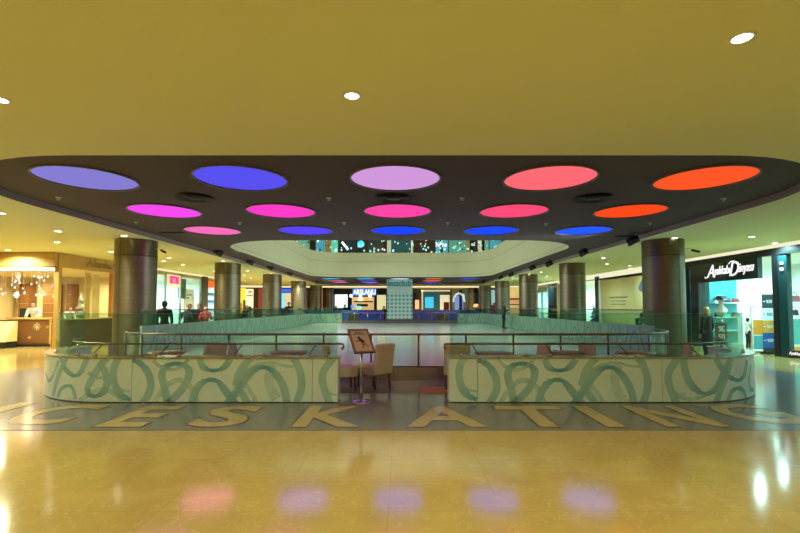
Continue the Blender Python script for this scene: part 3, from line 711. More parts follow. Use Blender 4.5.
# mats
def ragged(cx, cy, rx, ry, m, name, label):
    r = random.Random(int(cx * 100)); P = []
    for i in range(28):
        a = 2 * PI * i / 28; sx = math.copysign(abs(math.cos(a)) ** .5, math.cos(a)); sy = math.copysign(abs(math.sin(a)) ** .5, math.sin(a)); k = 1 + (.06 if i % 2 else -.06)
        P.append((cx + rx * sx * k, cy + ry * sy * k))
    o = MB().prism(P, .001, .012).build(name, m, None, (cx, cy, 0)); tag(o, label, 'mat')
ragged((436 - CX) / FPX * 8.85 + .1, 8.72, .34, .38, mat('rust rubber', (.42, .15, .01), .6), 'floor_mat', 'rust orange jagged mat on the floor beside the gap')
ragged((364 - CX) / FPX * 8.6 + .1, 8.75, .5, .32, mat('brown rubber', (.16, .09, .05), .6), 'floor_mat', 'dull brown jagged mat under the cream chairs')

# sign stand
sx, sy = hit_z(361, 402, 0).x, hit_z(361, 402, 0).y
t = thing('sign_stand', 'brown framed poster sign on a steel pole stand in the gap', 'sign stand', (sx, sy, 0))
MB().lathe([(0, 0), (.17, 0), (.17, .012), (.15, .025), (.03, .045), (0, .045)], (sx, sy, 0), 32).build('base', M_STEEL, t)
MB().cyl((sx, sy, .03), (sx, sy, 1.0), .024).build('pole', M_STEEL, t)
Mb = Matrix.Translation((sx, sy - .02, 1.02)) @ Matrix.Rotation(math.radians(28), 4, 'Z') @ Matrix.Rotation(math.radians(-42), 4, 'X')
fr = MB(); w, h = .185, .25
MF = mat('rosy brown frame', (.26, .12, .10), .4)
fr.box(-w, w, -.012, .012, -h, h, M=Mb); fr.build('back_board', MF, t)
fr = MB()
for a in ((-w, w, h - .03, h), (-w, w, -h, -h + .03), (-w, -w + .03, -h, h), (w - .03, w, -h, h)): fr.box(a[0], a[1], -.026, .012, a[2], a[3], M=Mb)
fr.build('frame', MF, t)
po = MB(); po.box(-w + .03, w - .03, -.015, -.012, -h + .03, h - .03, M=Mb); po = po.build('poster', mat('cream poster paper', (.58, .42, .30), .5), t)
fg = MB()
for z, ww in ((.17, .07), (.135, .11)):
    for i in range(6): fg.box(-ww + i * ww / 3, -ww + i * ww / 3 + ww / 4, -.0165, -.015, z, z + .018, 0, M=Mb)
fg.ball((-.03, -.016, .075), .024, 0, 10, (1, .08, 1), Mb)
fg.prism([(-.05, .05), (0, .055), (.045, .0), (.05, -.05), (.0, -.06), (-.02, -.01)], -.001, .001, 0, Mb @ Matrix.Translation((0, -.016, 0)) @ Matrix.Rotation(PI / 2, 4, 'X'))
fg.prism([(-.01, -.04), (.055, -.035), (.07, -.085), (.02, -.11), (-.02, -.08)], -.001, .001, 1, Mb @ Matrix.Translation((0, -.0172, 0)) @ Matrix.Rotation(PI / 2, 4, 'X'))
fg.prism([(-.1, -.005), (-.02, .02), (-.02, .0), (-.1, -.02)], -.001, .001, 0, Mb @ Matrix.Translation((0, -.016, 0)) @ Matrix.Rotation(PI / 2, 4, 'X'))
fg.prism([(.0, -.1), (.02, -.1), (-.01, -.15), (-.03, -.15)], -.001, .001, 0, Mb @ Matrix.Translation((0, -.016, 0)) @ Matrix.Rotation(PI / 2, 4, 'X'))
fg.prism([(.05, -.09), (.07, -.09), (.1, -.14), (.08, -.14)], -.001, .001, 0, Mb @ Matrix.Translation((0, -.016, 0)) @ Matrix.Rotation(PI / 2, 4, 'X'))
fg.build('printed_skater', [mat('navy print', (.02, .018, .05), .5), mat('orange print', (.6, .12, .01), .5)], po)

# ------------------------------------------------------------------ people
def capsules(chains, extra=()):
    mb = MB()
    for ch_ in chains:
        for (p, r), (q, s) in zip(ch_, ch_[1:]):
            mb.cyl(p, q, r, s, 12)
        for p, r in ch_: mb.ball(p, r, 0, 12)
    for p, r, s in extra: mb.ball(p, r, 0, 14, s)
    return mb
def remesh(mb, vox, smooth=4):
    me = bpy.data.meshes.new('r'); mb.bm.to_mesh(me); mb.bm.free(); o = bpy.data.objects.new('r', me); C.objects.link(o)
    m = o.modifiers.new('r', 'REMESH'); m.mode = 'VOXEL'; m.voxel_size = vox; m.use_smooth_shade = True
    s = o.modifiers.new('s', 'SMOOTH'); s.iterations = smooth; s.factor = .5
    dg = bpy.context.evaluated_depsgraph_get(); dg.update(); r = bpy.data.meshes.new_from_object(o.evaluated_get(dg))
    bpy.data.objects.remove(o); bpy.data.meshes.remove(me); return r
def add_mesh(name, me, m, parent):
    me.name = name; me.materials.clear(); me.materials.append(m)
    for p in me.polygons: p.use_smooth = True
    o = bpy.data.objects.new(name, me); C.objects.link(o); o.parent = parent; WM[o.name] = WM[parent.name]; return o
def person(label, x, y, z, face, h, top, trousers, hair, pose='stand', lean=0, arms='down', long_hair=False, coat=False):
    """faces -Y at face = 0"""
    t = thing('person', label, 'person', (x, y, z), math.radians(face), 'people in the mall')
    k = h / 1.75; V = lambda a, b, c: Vector((a * k, b * k, c * k)); R = lambda r: r * k
    sit = pose == 'sit'
    pz = .52 if sit else .93
    def up(a, b, c):      # torso point, c above the pelvis, leaning forwards
        yy = b * math.cos(lean) - c * math.sin(lean); zz = c * math.cos(lean) + b * math.sin(lean); return V(a, yy, pz + zz)
    pel, chest, neck, head = up(0, 0, 0), up(0, 0, .34), up(0, 0, .56), up(0, -.015, .70)
    legs = []; shoes = []
    for s in (-1, 1):
        hip = V(s * .09, 0, pz - .02)
        if sit: kn, an, toe = V(s * .11, -.43, pz), V(s * .11, -.40, .09), V(s * .12, -.56, .035)
        elif pose == 'walk': kn, an, toe = V(s * .09, -.03 - s * .10, .5), V(s * .09, -s * .16 + .04, .09), V(s * .1, -s * .16 - .12, .035)
        else: kn, an, toe = V(s * .10, -.01, .49), V(s * .10, .02, .09), V(s * .12, -.13, .035)
        legs.append([(hip, R(.085)), (kn, R(.055)), (an, R(.038))]); shoes.append([(an + V(0, .03, -.045), R(.042)), (toe, R(.036))])
    armc = []; hands = []; fing = []
    for s in (-1, 1):
        sh = up(s * .185, 0, .48)
        if arms == 'down': el, wr = sh + V(s * .06, .02, -.28), sh + V(s * .05, -.05, -.52)
        elif arms == 'forward': el, wr = sh + V(s * .05, -.08, -.26), sh + V(s * -.02, -.30, -.30)
        elif arms == 'table': el, wr = sh + V(s * .07, -.12, -.24), sh + V(s * -.03, -.34, -.22)
        else: el, wr = sh + V(s * .09, -.04, -.27), sh + V(s * -.05, -.2, -.16)
        d = (wr - el).normalized(); palm = wr + d * R(.06); armc.append([(sh, R(.055)), (el, R(.042)), (wr, R(.028)), (palm, R(.034))])
        side = d.cross(Vector((0, 0, 1))); side = side.normalized() if side.length > .1 else Vector((1, 0, 0)); curl = side.cross(d)
        for j, L in enumerate((.065, .078, .082, .072)):
            b0 = palm + side * R((j - 1.5) * .018) + d * R(.025); m1 = b0 + d * R(L * .55); m2 = m1 + (d * .8 - Vector((0, 0, .6))) .normalized() * R(L * .5)
            fing.append([(b0, R(.011)), (m1, R(.010)), (m2, R(.009))])
        tb = wr + d * R(.02) - side * R(.028) * s; fing.append([(tb, R(.013)), (tb + (d - side * s).normalized() * R(.04), R(.011)), (tb + (d * 1.6 - side * s * .7).normalized() * R(.075), R(.009))])
    tors = [(pel, R(.135)), (up(0, 0, .15), R(.115)), (chest, R(.13)), (up(0, 0, .46), R(.11)), (neck, R(.055)), (up(0, -.005, .62), R(.052))]
    shl = [(up(-.17, 0, .47), R(.07)), (up(.17, 0, .47), R(.07))]
    f = Vector((0, -1, 0))
    headx = [(head, R(.1), (.82, .95, 1.15)), (head + V(0, -.06, -.06), R(.05), (1, .8, .9)), (head + V(0, -.105, -.015), R(.016), (.8, 1, 1.3)), (head + V(-.083, .005, -.01), R(.022), (.5, .8, 1.2)), (head + V(.083, .005, -.01), R(.022), (.5, .8, 1.2))]
    bodym = capsules([tors, shl] + legs + armc + fing + shoes, headx)
    add_mesh('body', remesh(bodym, .0125 * k, 3), M_SKIN, t)
    for s in (-1, 1): add_mesh('eye', _ball(head + V(s * .032, -.088, .012), R(.011)), M_BLACK, t)
    mm = MB(); mm.ball(head + V(0, -.092, -.058), R(.02), 0, 8, (1.1, .35, .28)); mm.build('mouth', mat('lips', (.35, .12, .1), .5), None).parent = t
    # clothes
    g = R(.016)
    tt = [[(p, r + g) for p, r in tors[:4]] + [(up(0, 0, .52), R(.07))], [(p, r + g) for p, r in shl]] + [[(p, r + g) for p, r in a[:3]] for a in armc]
    if coat and not sit: tt.append([(pel, R(.16)), (V(0, .01, .62), R(.19))])
    add_mesh('coat' if coat else 'top', remesh(capsules(tt), .02 * k, 3), top, t)
    lg = [[(p, r + R(.018)) for p, r in a] for a in legs] + [[(pel, R(.145)), (pel + V(0, 0, .06), R(.14))]]
    add_mesh('trousers', remesh(capsules(lg), .02 * k, 3), trousers, t)
    for s_ in shoes: add_mesh('shoe', remesh(capsules([[(p, r + R(.01)) for p, r in s_]]), .014 * k, 2), M_BLACK, t)
    hm = MB(); hm.ball(head + V(0, .018, .022), R(.112), 0, 16, (.86, .92, 1.05))
    bmesh.ops.delete(hm.bm, geom=[v for v in hm.bm.verts if v.co.y < head.y - R(.045) and v.co.z < head.z + R(.06) or v.co.z < head.z - R(.07)], context='VERTS')
    if long_hair: hm.ball(head + V(0, .06, -.08), R(.09), 0, 12, (1, .6, 1.5))
    else: hm.ball(head + V(0, .05, -.02), R(.085), 0, 12, (.95, .75, 1.1))
    me = bpy.data.meshes.new('hair'); hm.bm.to_mesh(me); hm.bm.free(); ho = add_mesh('hair', me, hair, t)
    sm = ho.modifiers.new('s', 'SOLIDIFY'); sm.thickness = .012
    return t
def _ball(c, r):
    m = MB(); m.ball(c, r, 0, 8); me = bpy.data.meshes.new('b'); m.bm.to_mesh(me); m.bm.free(); return me
def cloth(nm, c): return mat('cloth ' + nm, c, .85, vary=.1, scale=15)
K_BLK, K_NAVY, K_GREY, K_WHT, K_RED, K_PALE, K_JEAN = cloth('black', (.015, .015, .018)), cloth('navy', (.02, .03, .06)), cloth('charcoal', (.05, .055, .05)), cloth('white', (.75, .75, .72)), cloth('red', (.5, .03, .04)), cloth('pale grey', (.5, .55, .55)), cloth('jeans', (.06, .1, .2))
H_DK, H_BLOND, H_BRN = mat('dark hair', (.012, .009, .008), .5), mat('blonde hair', (.55, .38, .12), .5), mat('brown hair', (.09, .045, .02), .5)
def px_at(px, y): return (px - CX) / FPX * y + CAM.x
def head_h(py, y): return CAM.z + (YH - py) * y / FPX
def floor_person(px, py, y, *a, z=0, **k): return person(a[0], px_at(px, y), y, z, a[1], head_h(py, y) - z, *a[2:], **k)

floor_person(36, 301, 19.6, 'person in white blouse leaning over the slatted jewellery counter', 20, K_WHT, K_BLK, H_DK, z=.1, lean=.35, arms='forward')
floor_person(68, 305.5, 20.6, 'person in white shirt bending over the side glass case in the jewellery shop', 60, K_WHT, K_NAVY, H_DK, z=.1, lean=.4, arms='forward')
floor_person(165, 301, 16.6, 'person in long black coat seen from behind, beside the nearest column', 190, K_BLK, K_BLK, H_DK, coat=True)
floor_person(187, 306, 20.4, 'person in navy jacket facing the rink outside the pink lettered shop', 10, K_NAVY, K_BLK, H_DK, arms='bent')
floor_person(190, 304, 22.5, 'person in black top standing behind the one in navy jacket', 0, K_BLK, K_BLK, H_BRN)
floor_person(199, 303.5, 21.5, 'person in dark top standing close to the one in red', -20, K_BLK, K_JEAN, H_BRN)
floor_person(206, 306, 20.2, 'person in red jacket over white top near the second column', 10, K_RED, K_BLK, H_BRN, arms='bent', long_hair=True)
floor_person(247, 305.5, 25.0, 'person with dark hair in navy coat just past the second column', 30, K_NAVY, K_BLK, H_DK)
floor_person(253, 306, 22.5, 'person in pale grey jacket leaning on the rink board', -60, K_PALE, K_JEAN, H_DK, lean=.25, arms='forward')
floor_person(289, 302, 31.0, 'person in black between the third and fourth jeweller side columns', 40, K_BLK, K_BLK, H_DK)
floor_person(336, 306, 43.0, 'person in navy before the lit white window of the far shops', 180, K_NAVY, K_BLK, H_DK)
floor_person(345, 304.5, 43.5, 'person in black standing beside the far lit snack bar', 170, K_BLK, K_BLK, H_DK)
floor_person(384, 306, 42.5, 'person in black half behind the hanging banner', 150, K_BLK, K_BLK, H_DK)
floor_person(478, 306, 42.0, 'person in black top before the far columns', 0, K_BLK, K_JEAN, H_BRN)
floor_person(494, 303, 37.5, 'person in red and black jacket beside the ice, back to the column', 20, K_RED, K_BLK, H_DK, arms='bent')
floor_person(503.5, 301.8, 27.5, 'person in charcoal jacket standing at the edge of the ice', 60, K_GREY, K_BLK, H_DK, z=ZI, arms='forward')
floor_person(523, 306, 37.0, 'person in pale grey top beyond the third shoe shop side column', 0, K_PALE, K_JEAN, H_BRN)
floor_person(571, 309, 24.5, 'person in black sitting by the bright window past the second column', 90, K_BLK, K_BLK, H_BRN)
floor_person(637, 311, 17.2, 'person in black coat bending beside the tan hoarding', 120, K_BLK, K_BLK, H_DK, lean=.5, arms='forward')
floor_person(706, 307.5, 13.6, 'person with blonde hair and black coat seen from behind', 200, K_BLK, K_NAVY, H_BLOND, coat=True, long_hair=True)
floor_person(747, 318, 17.9, 'person in white shirt with dark hair inside the shoe shop', 90, K_WHT, K_BLK, H_DK, arms='forward')

# ------------------------------------------------------------------ shops
def room(name, x0, x1, y0, y1, z1, openings, m, light, power, floor_z=0):
    """plain shell; openings names the open side"""
    mb = MB()
    if 'x0' not in openings: mb.box(x0 - .05, x0, y0, y1, 0, z1)
    if 'x1' not in openings: mb.box(x1, x1 + .05, y0, y1, 0, z1)
    if 'y0' not in openings: mb.box(x0, x1, y0 - .05, y0, 0, z1)
    if 'y1' not in openings: mb.box(x0, x1, y1, y1 + .05, 0, z1)
    mb.box(x0, x1, y0, y1, z1, z1 + .05)
    o = struct(name, mb, m)
    if power:
        for i in range(2):
            for j in range(3):
                lamp('SPOT', (x0 + (x1 - x0) * (.27 + .46 * i), y0 + (y1 - y0) * (.18 + .32 * j), z1 - .05), power * .5, light, .12, 170, 1.0, None, 'shop_lamp')
    return o
M_CYWALL = mat('bright white shop wall', (.85, .88, .88), .6)
M_COVE = glow('warm cove light', (1, .84, .45), 1.1)
M_COVE2 = glow('pale cove light', (.9, .88, .6), 1.0)

# --- jeweller (left front)
room('wall_jeweller_room', -19.5, -12.86, 16.9, 22.9, 3.1, 'y0x1', M_GOLDWALL, (1, .93, .6), 620)
bpy.data.objects.remove(bpy.data.objects['wall_jeweller_room']) if False else None
t = thing('shop_fascia', 'honey wood fascia over the open front of the jewellery shop', 'shop sign', (-12.8, 16.8, 3.1))
MB().box(-19.8, -12.8, 16.7, 16.85, 3.1, 3.64).build('front_board', M_GOLDWOOD, t)
MB().box(-19.8, -12.73, 16.68, 16.72, 3.07, 3.11).build('bottom_trim', M_WOOD, t)
MB().box(-19.6, -12.95, 17.0, 17.25, 3.0, 3.06).build('strip_light', glow('strip lamp', (1, .86, .8), 5), t)
t = thing('shop_fascia', 'honey wood fascia with slanted metal lettering on the side of the jewellery shop', 'shop sign', (-12.8, 19, 3.12))
MB().box(-12.85, -12.75, 16.86, 21.3, 3.11, 3.64).build('side_board', M_GOLDWOOD, t)
MB().text('Altınbaş', .5, wallM((-12.735, 19.25, 3.37), 'right'), .012, 0, .0, shear=.25, width=1.9, height=.4).build('lettering', M_BRONZE, t)
# counter
cxl, cxr = px_at(9, 18.3), px_at(53, 18.3)
t = thing('shop_counter', 'walnut slatted counter with snowflake stickers in the open jewellery shop', 'counter', ((cxl + cxr) / 2, 18.3, 0))
MB().box(cxl, cxr, 18.3, 18.8, .1, 1.1).build('body', M_COUNTER, t)
m = MB()
for k in range(13): m.box(cxl, cxr - .08, 18.28, 18.31, .16 + k * .072, .20 + k * .072)
m.build('slats', mat('slat wood', (.28, .13, .045), .4, vary=.15, scale=3, stretch=(1, 1, 10)), t)
MB().box(cxl - .05, cxr + .04, 18.22, 18.9, 1.1, 1.16).build('counter_top', M_GOLDWOOD, t)
MB().box(cxr - .06, cxr + .02, 18.24, 18.85, 0, 1.1).build('end_panel', M_GOLDWOOD, t)
MB().box(cxl, cxr, 18.2, 18.9, 0, .1).build('plinth', M_BLACK, t)
def flake(mb, c, r, n=8):
    for k in range(n):
        a = PI * k / n
        if n == 8: a = 2 * PI * k / 8
        d = Vector((math.cos(a), 0, math.sin(a))); p = Vector(c) + d * r
        mb.cyl(c, p, r * .09, r * .05, 6)
        q = Vector(c) + d * r * .6
        for sg in (-1, 1):
            e = Vector((math.cos(a + sg * .8), 0, math.sin(a + sg * .8))); mb.cyl(q, q + e * r * .3, r * .05, n=5)
M_SNOW = mat('pale gold sticker', (.75, .6, .3), .5)
for px, py, r in ((36.5, 327, .16), (47, 327, .08), (8.8, 333, .13), (29, 337.5, .07)):
    p = hit_y(px, py, 18.24); m = MB(); flake(m, (p.x, 18.262, p.z), r); m.build('snowflake_sticker', M_SNOW, t)
# sloping display, chair back, wall panels, crystals
p = hit_y(3, 343, 17.6)
t = thing('display_case', 'sloping pale lectern display before the jewellery counter', 'display case', (p.x, 17.7, 0))
MB().prism([(17.4, .25), (17.95, .25), (17.95, 1.05), (17.85, 1.05)], p.x - .9, p.x + .25, 0, Matrix(((0, 0, 1, 0), (1, 0, 0, 0), (0, 1, 0, 0), (0, 0, 0, 1)))).build('body', mat('pale gold panel', (.7, .58, .28), .4), t)
MB().box(p.x - .9, p.x + .25, 17.45, 17.95, 0, .25).build('base', M_BLACK, t)
MB().box(p.x - .92, p.x + .27, 17.83, 17.97, 1.05, 1.09).build('top_ledge', M_WOOD, t)
t = thing('office_chair', 'black high backed chair behind the jewellery counter', 'chair', (px_at(23, 20), 20, 0))
x = px_at(23, 20)
MB().box(x - .28, x + .28, 19.75, 20.25, .45, .55, bev=.03).build('seat', M_BLKGLOSS, t)
MB().box(x - .33, x + .36, 20.2, 20.3, .6, 1.55, bev=.04).build('backrest', M_BLKGLOSS, t)
MB().cyl((x, 20, .06), (x, 20, .46), .04).build('stem', M_STEEL, t)
MB().box(x - .05, x + .05, 20.05, 20.28, .5, .75).build('back_bracket', M_BLACK, t)
MB().lathe([(0, 0), (.28, 0), (.28, .03), (.05, .07), (0, .07)], (x, 20, 0), 20).build('base', M_STEEL, t)
for k, (a, b) in enumerate(((0, 9), (23, 34), (47, 60), (70, 76))):
    x0, x1 = px_at(a, 22.7), px_at(b, 22.7)
    t = thing('wall_cabinet', 'tall brown display cabinet on the golden wall, %s from the shop corner' % ORD[3 - k], 'cabinet', ((x0 + x1) / 2, 22.7, 0), 0, 'jewellery wall cabinets')
    MB().box(x0, x1, 22.45, 22.88, .1, 2.75).build('body', mat('red brown wood', (.24, .09, .03), .4, vary=.2), t)
    MB().box(x0 + .06, x1 - .06, 22.44, 22.46, .9, 2.6).build('glass_door', mat('amber glass', (.3, .14, .05), .1), t)
    for z in (1.3, 1.75, 2.2): MB().box(x0 + .06, x1 - .06, 22.42, 22.46, z, z + .03).build('shelf', M_GOLDWOOD, t)
M_CRY = glow('lit crystal', (1, .97, .85), 1.5); M_CRYW = mat('white ornament', (.85, .85, .8), .3)  # crystals emit their sparkle instead of catching it from shop lamps
rr = random.Random(3)
for k in range(40):
    px = rr.uniform(0, 62); py = rr.uniform(276, 297); y = rr.uniform(17.5, 18.0)
    if k == 39: px, py, y = 16.5, 295, 17.6
    p = hit_y(px, py, y); r = rr.uniform(.03, .06) if k < 39 else .12
    t = thing('hanging_ornament', 'small white crystal ornament hung in the jewellery shop front' if k < 39 else 'large white star ornament hung lowest over the jewellery counter', 'ornament', (p.x, p.y, p.z), 0, 'hanging crystal ornaments' if k < 39 else None)
    m = MB()
    if k == 39: flake(m, p, .14)
    m.lathe([(0, -r), (r * .6, -r * .3), (r * .55, r * .3), (0, r * 1.3)], p, 8); m.build('crystal', M_CRY, t)
    MB().cyl((p.x, p.y, p.z + r), (p.x, p.y, 3.1), .004, n=5).build('thread', M_CRYW, t)
# side window of jeweller (x = -12.8, y 17..21.3)
t = thing('shop_window', 'golden lit side window of the jewellery shop over a dark base', 'window', (-12.8, 19, 0))
MB().box(-12.86, -12.76, 17.0, 21.2, 0, 1.12).build('base_panel', mat('dark walnut', (.07, .04, .02), .4, vary=.2), t)
MB().box(-12.82, -12.8, 17.05, 21.0, 1.14, 3.08).build('pane', M_SHOPGLASS, t)
MB().box(-12.86, -12.74, 17.0, 21.2, 1.1, 1.15).build('sill', M_GOLDWOOD, t)
MB().box(-12.9, -12.74, 20.0, 20.35, 1.12, 3.1).build('pilaster', mat('orange wood', (.55, .22, .04), .4, vary=.2), t)
MB().box(-12.9, -12.74, 16.85, 17.0, 0, 3.1).build('corner_post', M_GOLDWOOD, t)
for a, b, c in ((19.05, 19.35, (.62, .42, .12)), (19.5, 19.95, (.85, .66, .28))): MB().box(-13.3, -13.27, a, b, 1.1, 3.05).build('back_panel', mat('gold curtain %s' % a, c, .7, vary=.15, scale=2, stretch=(1, 12, 1)), t)
def xmas(x, y, z, h, label, leafc, ball):
    t = thing('christmas_tree', label, 'christmas tree', (x, y, z)); m = MB(); r = random.Random(5)
    for k in range(6):
        zz = z + h * (.12 + .15 * k); R0 = h * .27 * (1 - k / 6.5); n = 18
        m.lathe([(0, h * .2), (R0 * .55, h * .07), (R0, 0), (R0 * .5, .02), (0, .04)], (x, y, zz), 14)
    for v in m.bm.verts: v.co += Vector((r.uniform(-.02, .02), r.uniform(-.02, .02), r.uniform(-.02, .02)))
    m.build('foliage', leafc, t); MB().cyl((x, y, z), (x, y, z + h * .2), .04).build('trunk', M_WOOD, t)
    for k in range(14):
        a = r.uniform(0, 2 * PI); q = r.uniform(.15, .85); rad = h * .27 * (1 - q) * 1.0
        MB().ball((x + rad * math.cos(a), y + rad * math.sin(a), z + h * (.1 + q * .85)), .04, 0, 8).build('bauble', ball, t)
xmas(px_at(81, 21.6), 21.6, .0, 2.1, 'pale decorated christmas tree inside the jewellery shop', mat('frosted needles', (.45, .5, .4), .7, vary=.3), mat('pink bauble', (.6, .25, .2), .2))

# --- generic unit on a side wall
def bay(side, y0, y1, z0, z1, d0, d1, name, m, t):
    X = XLW if side < 0 else XR
    a, b = X + side * d0, X + side * d1
    return MB().box(min(a, b), max(a, b), y0, y1, z0, z1).build(name, m, t)
# left wall beyond the jeweller
room('wall_left_shop', -16.6, XLW - .03, 23.0, 29.2, 3.35, 'x1', M_CYWALL, (.55, 1, .98), 520)
t = thing('storefront', 'bright glass shop front with pink lettered white sign', 'shop front', (XLW, 26.2, 0))
bay(-1, 21.3, 23.6, 0, 3.6, -.02, .1, 'dark_pier', M_BLKGLOSS, t)
bay(-1, 23.6, 29.0, 3.42, 3.55, -.03, .1, 'head_rail', M_STEEL, t)
for y in (24.62, 26.3, 28.95): bay(-1, y - .05, y + .05, 0, 3.45, -.03, .06, 'mullion', M_STEEL, t)
for a, b in ((23.65, 24.55), (26.35, 28.9)): bay(-1, a, b, .1, 3.4, 0, .015, 'pane', M_SHOPGLASS, t)
sg = bay(-1, 24.7, 26.25, 2.75, 3.42, -.02, .04, 'sign_board', mat('cream sign board', (.75, .7, .55), .5, emis=(.75, .7, .5), strength=.35), t)
MB().text('SETRE', .5, wallM((XLW + .03, 25.55, 3.13), 'right'), .01, 0, .02, width=1.05, height=.42).build('lettering', glow('pink letters', '#ff2a86', 1.3), sg)
bay(-1, 24.7, 26.25, 0, .15, 0, .05, 'threshold', M_STEEL, t)
def dec(name, label, cat, y0, y1, z0, z1, d, m, side=-1):
    t_ = thing(name, label, cat, ((XLW if side < 0 else XR) + side * d, (y0 + y1) / 2, z0)); bay(side, y0, y1, z0, z1, d, d + .05, 'panel', m, t_); return t_
po = dec('fashion_poster', 'dark fashion poster inside the pink lettered shop window', 'poster', 26.6, 27.5, 2.1, 3.3, .25, mat('dim teal photo', (.06, .16, .17), .4))
m = MB(); m.ball((XLW - .235, 27.0, 2.85), .13, 0, 12, (.1, .8, 1)); m.prism([(-.2, -.5), (.22, -.5), (.15, .05), (.05, .2), (-.1, .12)], -.005, .005, 1, wallM((XLW - .235, 27.05, 2.6), 'right')); m.build('printed_model', [mat('photo skin', (.3, .2, .16), .5), mat('photo dress', (.05, .1, .06), .5)], po)
po = dec('notice_board', 'white notice board with small lettering in the bright shop window', 'notice board', 27.35, 28.7, .9, 2.7, .3, M_WHITE)
m = MB()
for z, w in ((2.3, .7), (2.12, .4), (1.5, .6), (1.36, .3)): 
    for i in range(5): m.box(XLW - .3, XLW - .292, 27.7 + i * w / 5, 27.7 + i * w / 5 + w / 7, z, z + .09)
m.build('printed_lines', mat('grey blue print', (.1, .14, .25), .5), po)
t = thing('display_shelf', 'white shelf unit with teal boxes just inside the pink lettered shop', 'shelf', (-14.2, 24.4, 0))
MB().box(-14.5, -14.45, 23.7, 25.6, .1, 2.3).build('back_panel', M_WHITE, t)
for z in (.4, .9, 1.4, 1.9): MB().box(-14.5, -14.1, 23.7, 25.6, z, z + .04).build('shelf', M_WHITE, t)
for s in (23.7, 25.56): MB().box(-14.5, -14.1, s, s + .04, 0, 2.3).build('side_panel', M_WHITE, t)
for k, (y, z, c) in enumerate(((24.0, .44, (.05, .35, .35)), (24.6, .94, (.05, .25, .1)), (25.1, 1.44, (.1, .45, .5)), (24.1, 1.44, (.02, .1, .12)))):
    o = MB().box(-14.42, -14.15, y, y + .35, z, z + .28, bev=.01).build('storage_box', mat('box %d' % k, c, .5), None, (-14.28, y + .17, z)); tag(o, '%s storage box on the white shelf behind the glass' % ['teal', 'dark green', 'aqua', 'near black'][k], 'box', 'boxes on the white shelf')
# dark pier then orange topped shop
t = thing('storefront', 'orange topped shop front with white and blue shelves near the second column', 'shop front', (XLW, 30.5, 0))
bay(-1, 29.1, 29.9, 0, 3.6, -.08, .1, 'grey_pier', mat('dark grey pier', (.06, .065, .055), .5), t)
bay(-1, 29.9, 33.4, 2.95, 3.35, -.03, .1, 'orange_fascia', mat('orange sign box', (.8, .12, .01), .4, emis=(.9, .12, .01), strength=.7), t)
bay(-1, 33.1, 33.4, 0, 3.35, -.03, .1, 'orange_post', mat('orange sign box', (.8, .12, .01)), t)
bay(-1, 29.9, 33.1, 0, 2.95, .3, .35, 'back_wall', mat('lit white shelf wall', (.75, .85, .9), .5, emis=(.55, .85, 1), strength=.55), t)  # back wall emits its own colour in place of shelf lighting
for z in (.8, 1.35, 1.9, 2.4): bay(-1, 29.95, 33.05, z, z + .16, .02, .3, 'shelf', mat('blue shelf edge', (.05, .25, .6), .4), t)
# far left end shops, facing the viewer
def facing(name, label, cat, y, rects, group=None):
    t_ = thing(name, label, cat, (px_at((rects[0][0] + rects[0][2]) / 2, y), y, 0), 0, group)
    for (a, b, c, d, nm, m_, dep) in rects:
        p0, p1 = hit_y(a, b, y), hit_y(c, d, y)
        MB().box(p0.x, p1.x, y - dep, y - dep + .06, max(p1.z, 0), min(p0.z, ZL)).build(nm, m_, t_)
    return t_
def em(nm, c, s=1.0): return mat('lit ' + nm, c, .5, emis=c, strength=s, vary=.12, scale=1.5)  # colour also emits; on walls and furniture this stands in for shop lighting
WALLT = mat('dark shop wall', (.12, .11, .1), .6)  # plain dark wall behind the far shop panels
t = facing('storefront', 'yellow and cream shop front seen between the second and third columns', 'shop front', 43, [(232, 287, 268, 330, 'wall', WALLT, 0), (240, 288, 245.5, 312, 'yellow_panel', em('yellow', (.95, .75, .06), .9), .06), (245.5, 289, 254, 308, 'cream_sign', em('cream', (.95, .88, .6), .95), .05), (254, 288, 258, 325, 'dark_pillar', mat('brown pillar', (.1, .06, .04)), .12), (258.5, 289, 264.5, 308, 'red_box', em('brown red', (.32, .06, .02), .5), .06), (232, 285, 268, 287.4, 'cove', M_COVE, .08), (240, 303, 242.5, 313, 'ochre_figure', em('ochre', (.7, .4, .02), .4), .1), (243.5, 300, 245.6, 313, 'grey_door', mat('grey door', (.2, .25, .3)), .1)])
m = MB(); m.text('*', .9, wallM(hit_y(250, 293, 42.88), 'front'), .01, 0, .03)
for i in range(4): m.box(px_at(247 + i * 1.5, 42.9), px_at(248 + i * 1.5, 42.9), 42.88, 42.9, 2.62, 2.75)
m.build('black_motif', M_TEXT, t)
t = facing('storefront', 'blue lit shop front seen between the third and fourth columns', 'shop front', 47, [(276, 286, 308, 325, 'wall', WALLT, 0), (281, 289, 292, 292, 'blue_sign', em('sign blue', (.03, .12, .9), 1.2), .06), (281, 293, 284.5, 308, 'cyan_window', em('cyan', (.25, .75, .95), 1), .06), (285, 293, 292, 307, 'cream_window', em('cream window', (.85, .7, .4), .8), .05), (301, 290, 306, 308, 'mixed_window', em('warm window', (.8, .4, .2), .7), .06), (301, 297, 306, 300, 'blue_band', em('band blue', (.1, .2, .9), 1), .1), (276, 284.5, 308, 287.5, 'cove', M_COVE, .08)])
t = facing('orange_pillar', 'orange wood pillar at the end of the jeweller side aisle', 'pillar', 49.2, [(322, 289, 328, 322, 'shaft', em('orange wood', (.75, .22, .03), .4), 0), (321.5, 319, 328.5, 322, 'base', M_WOOD, .05)])
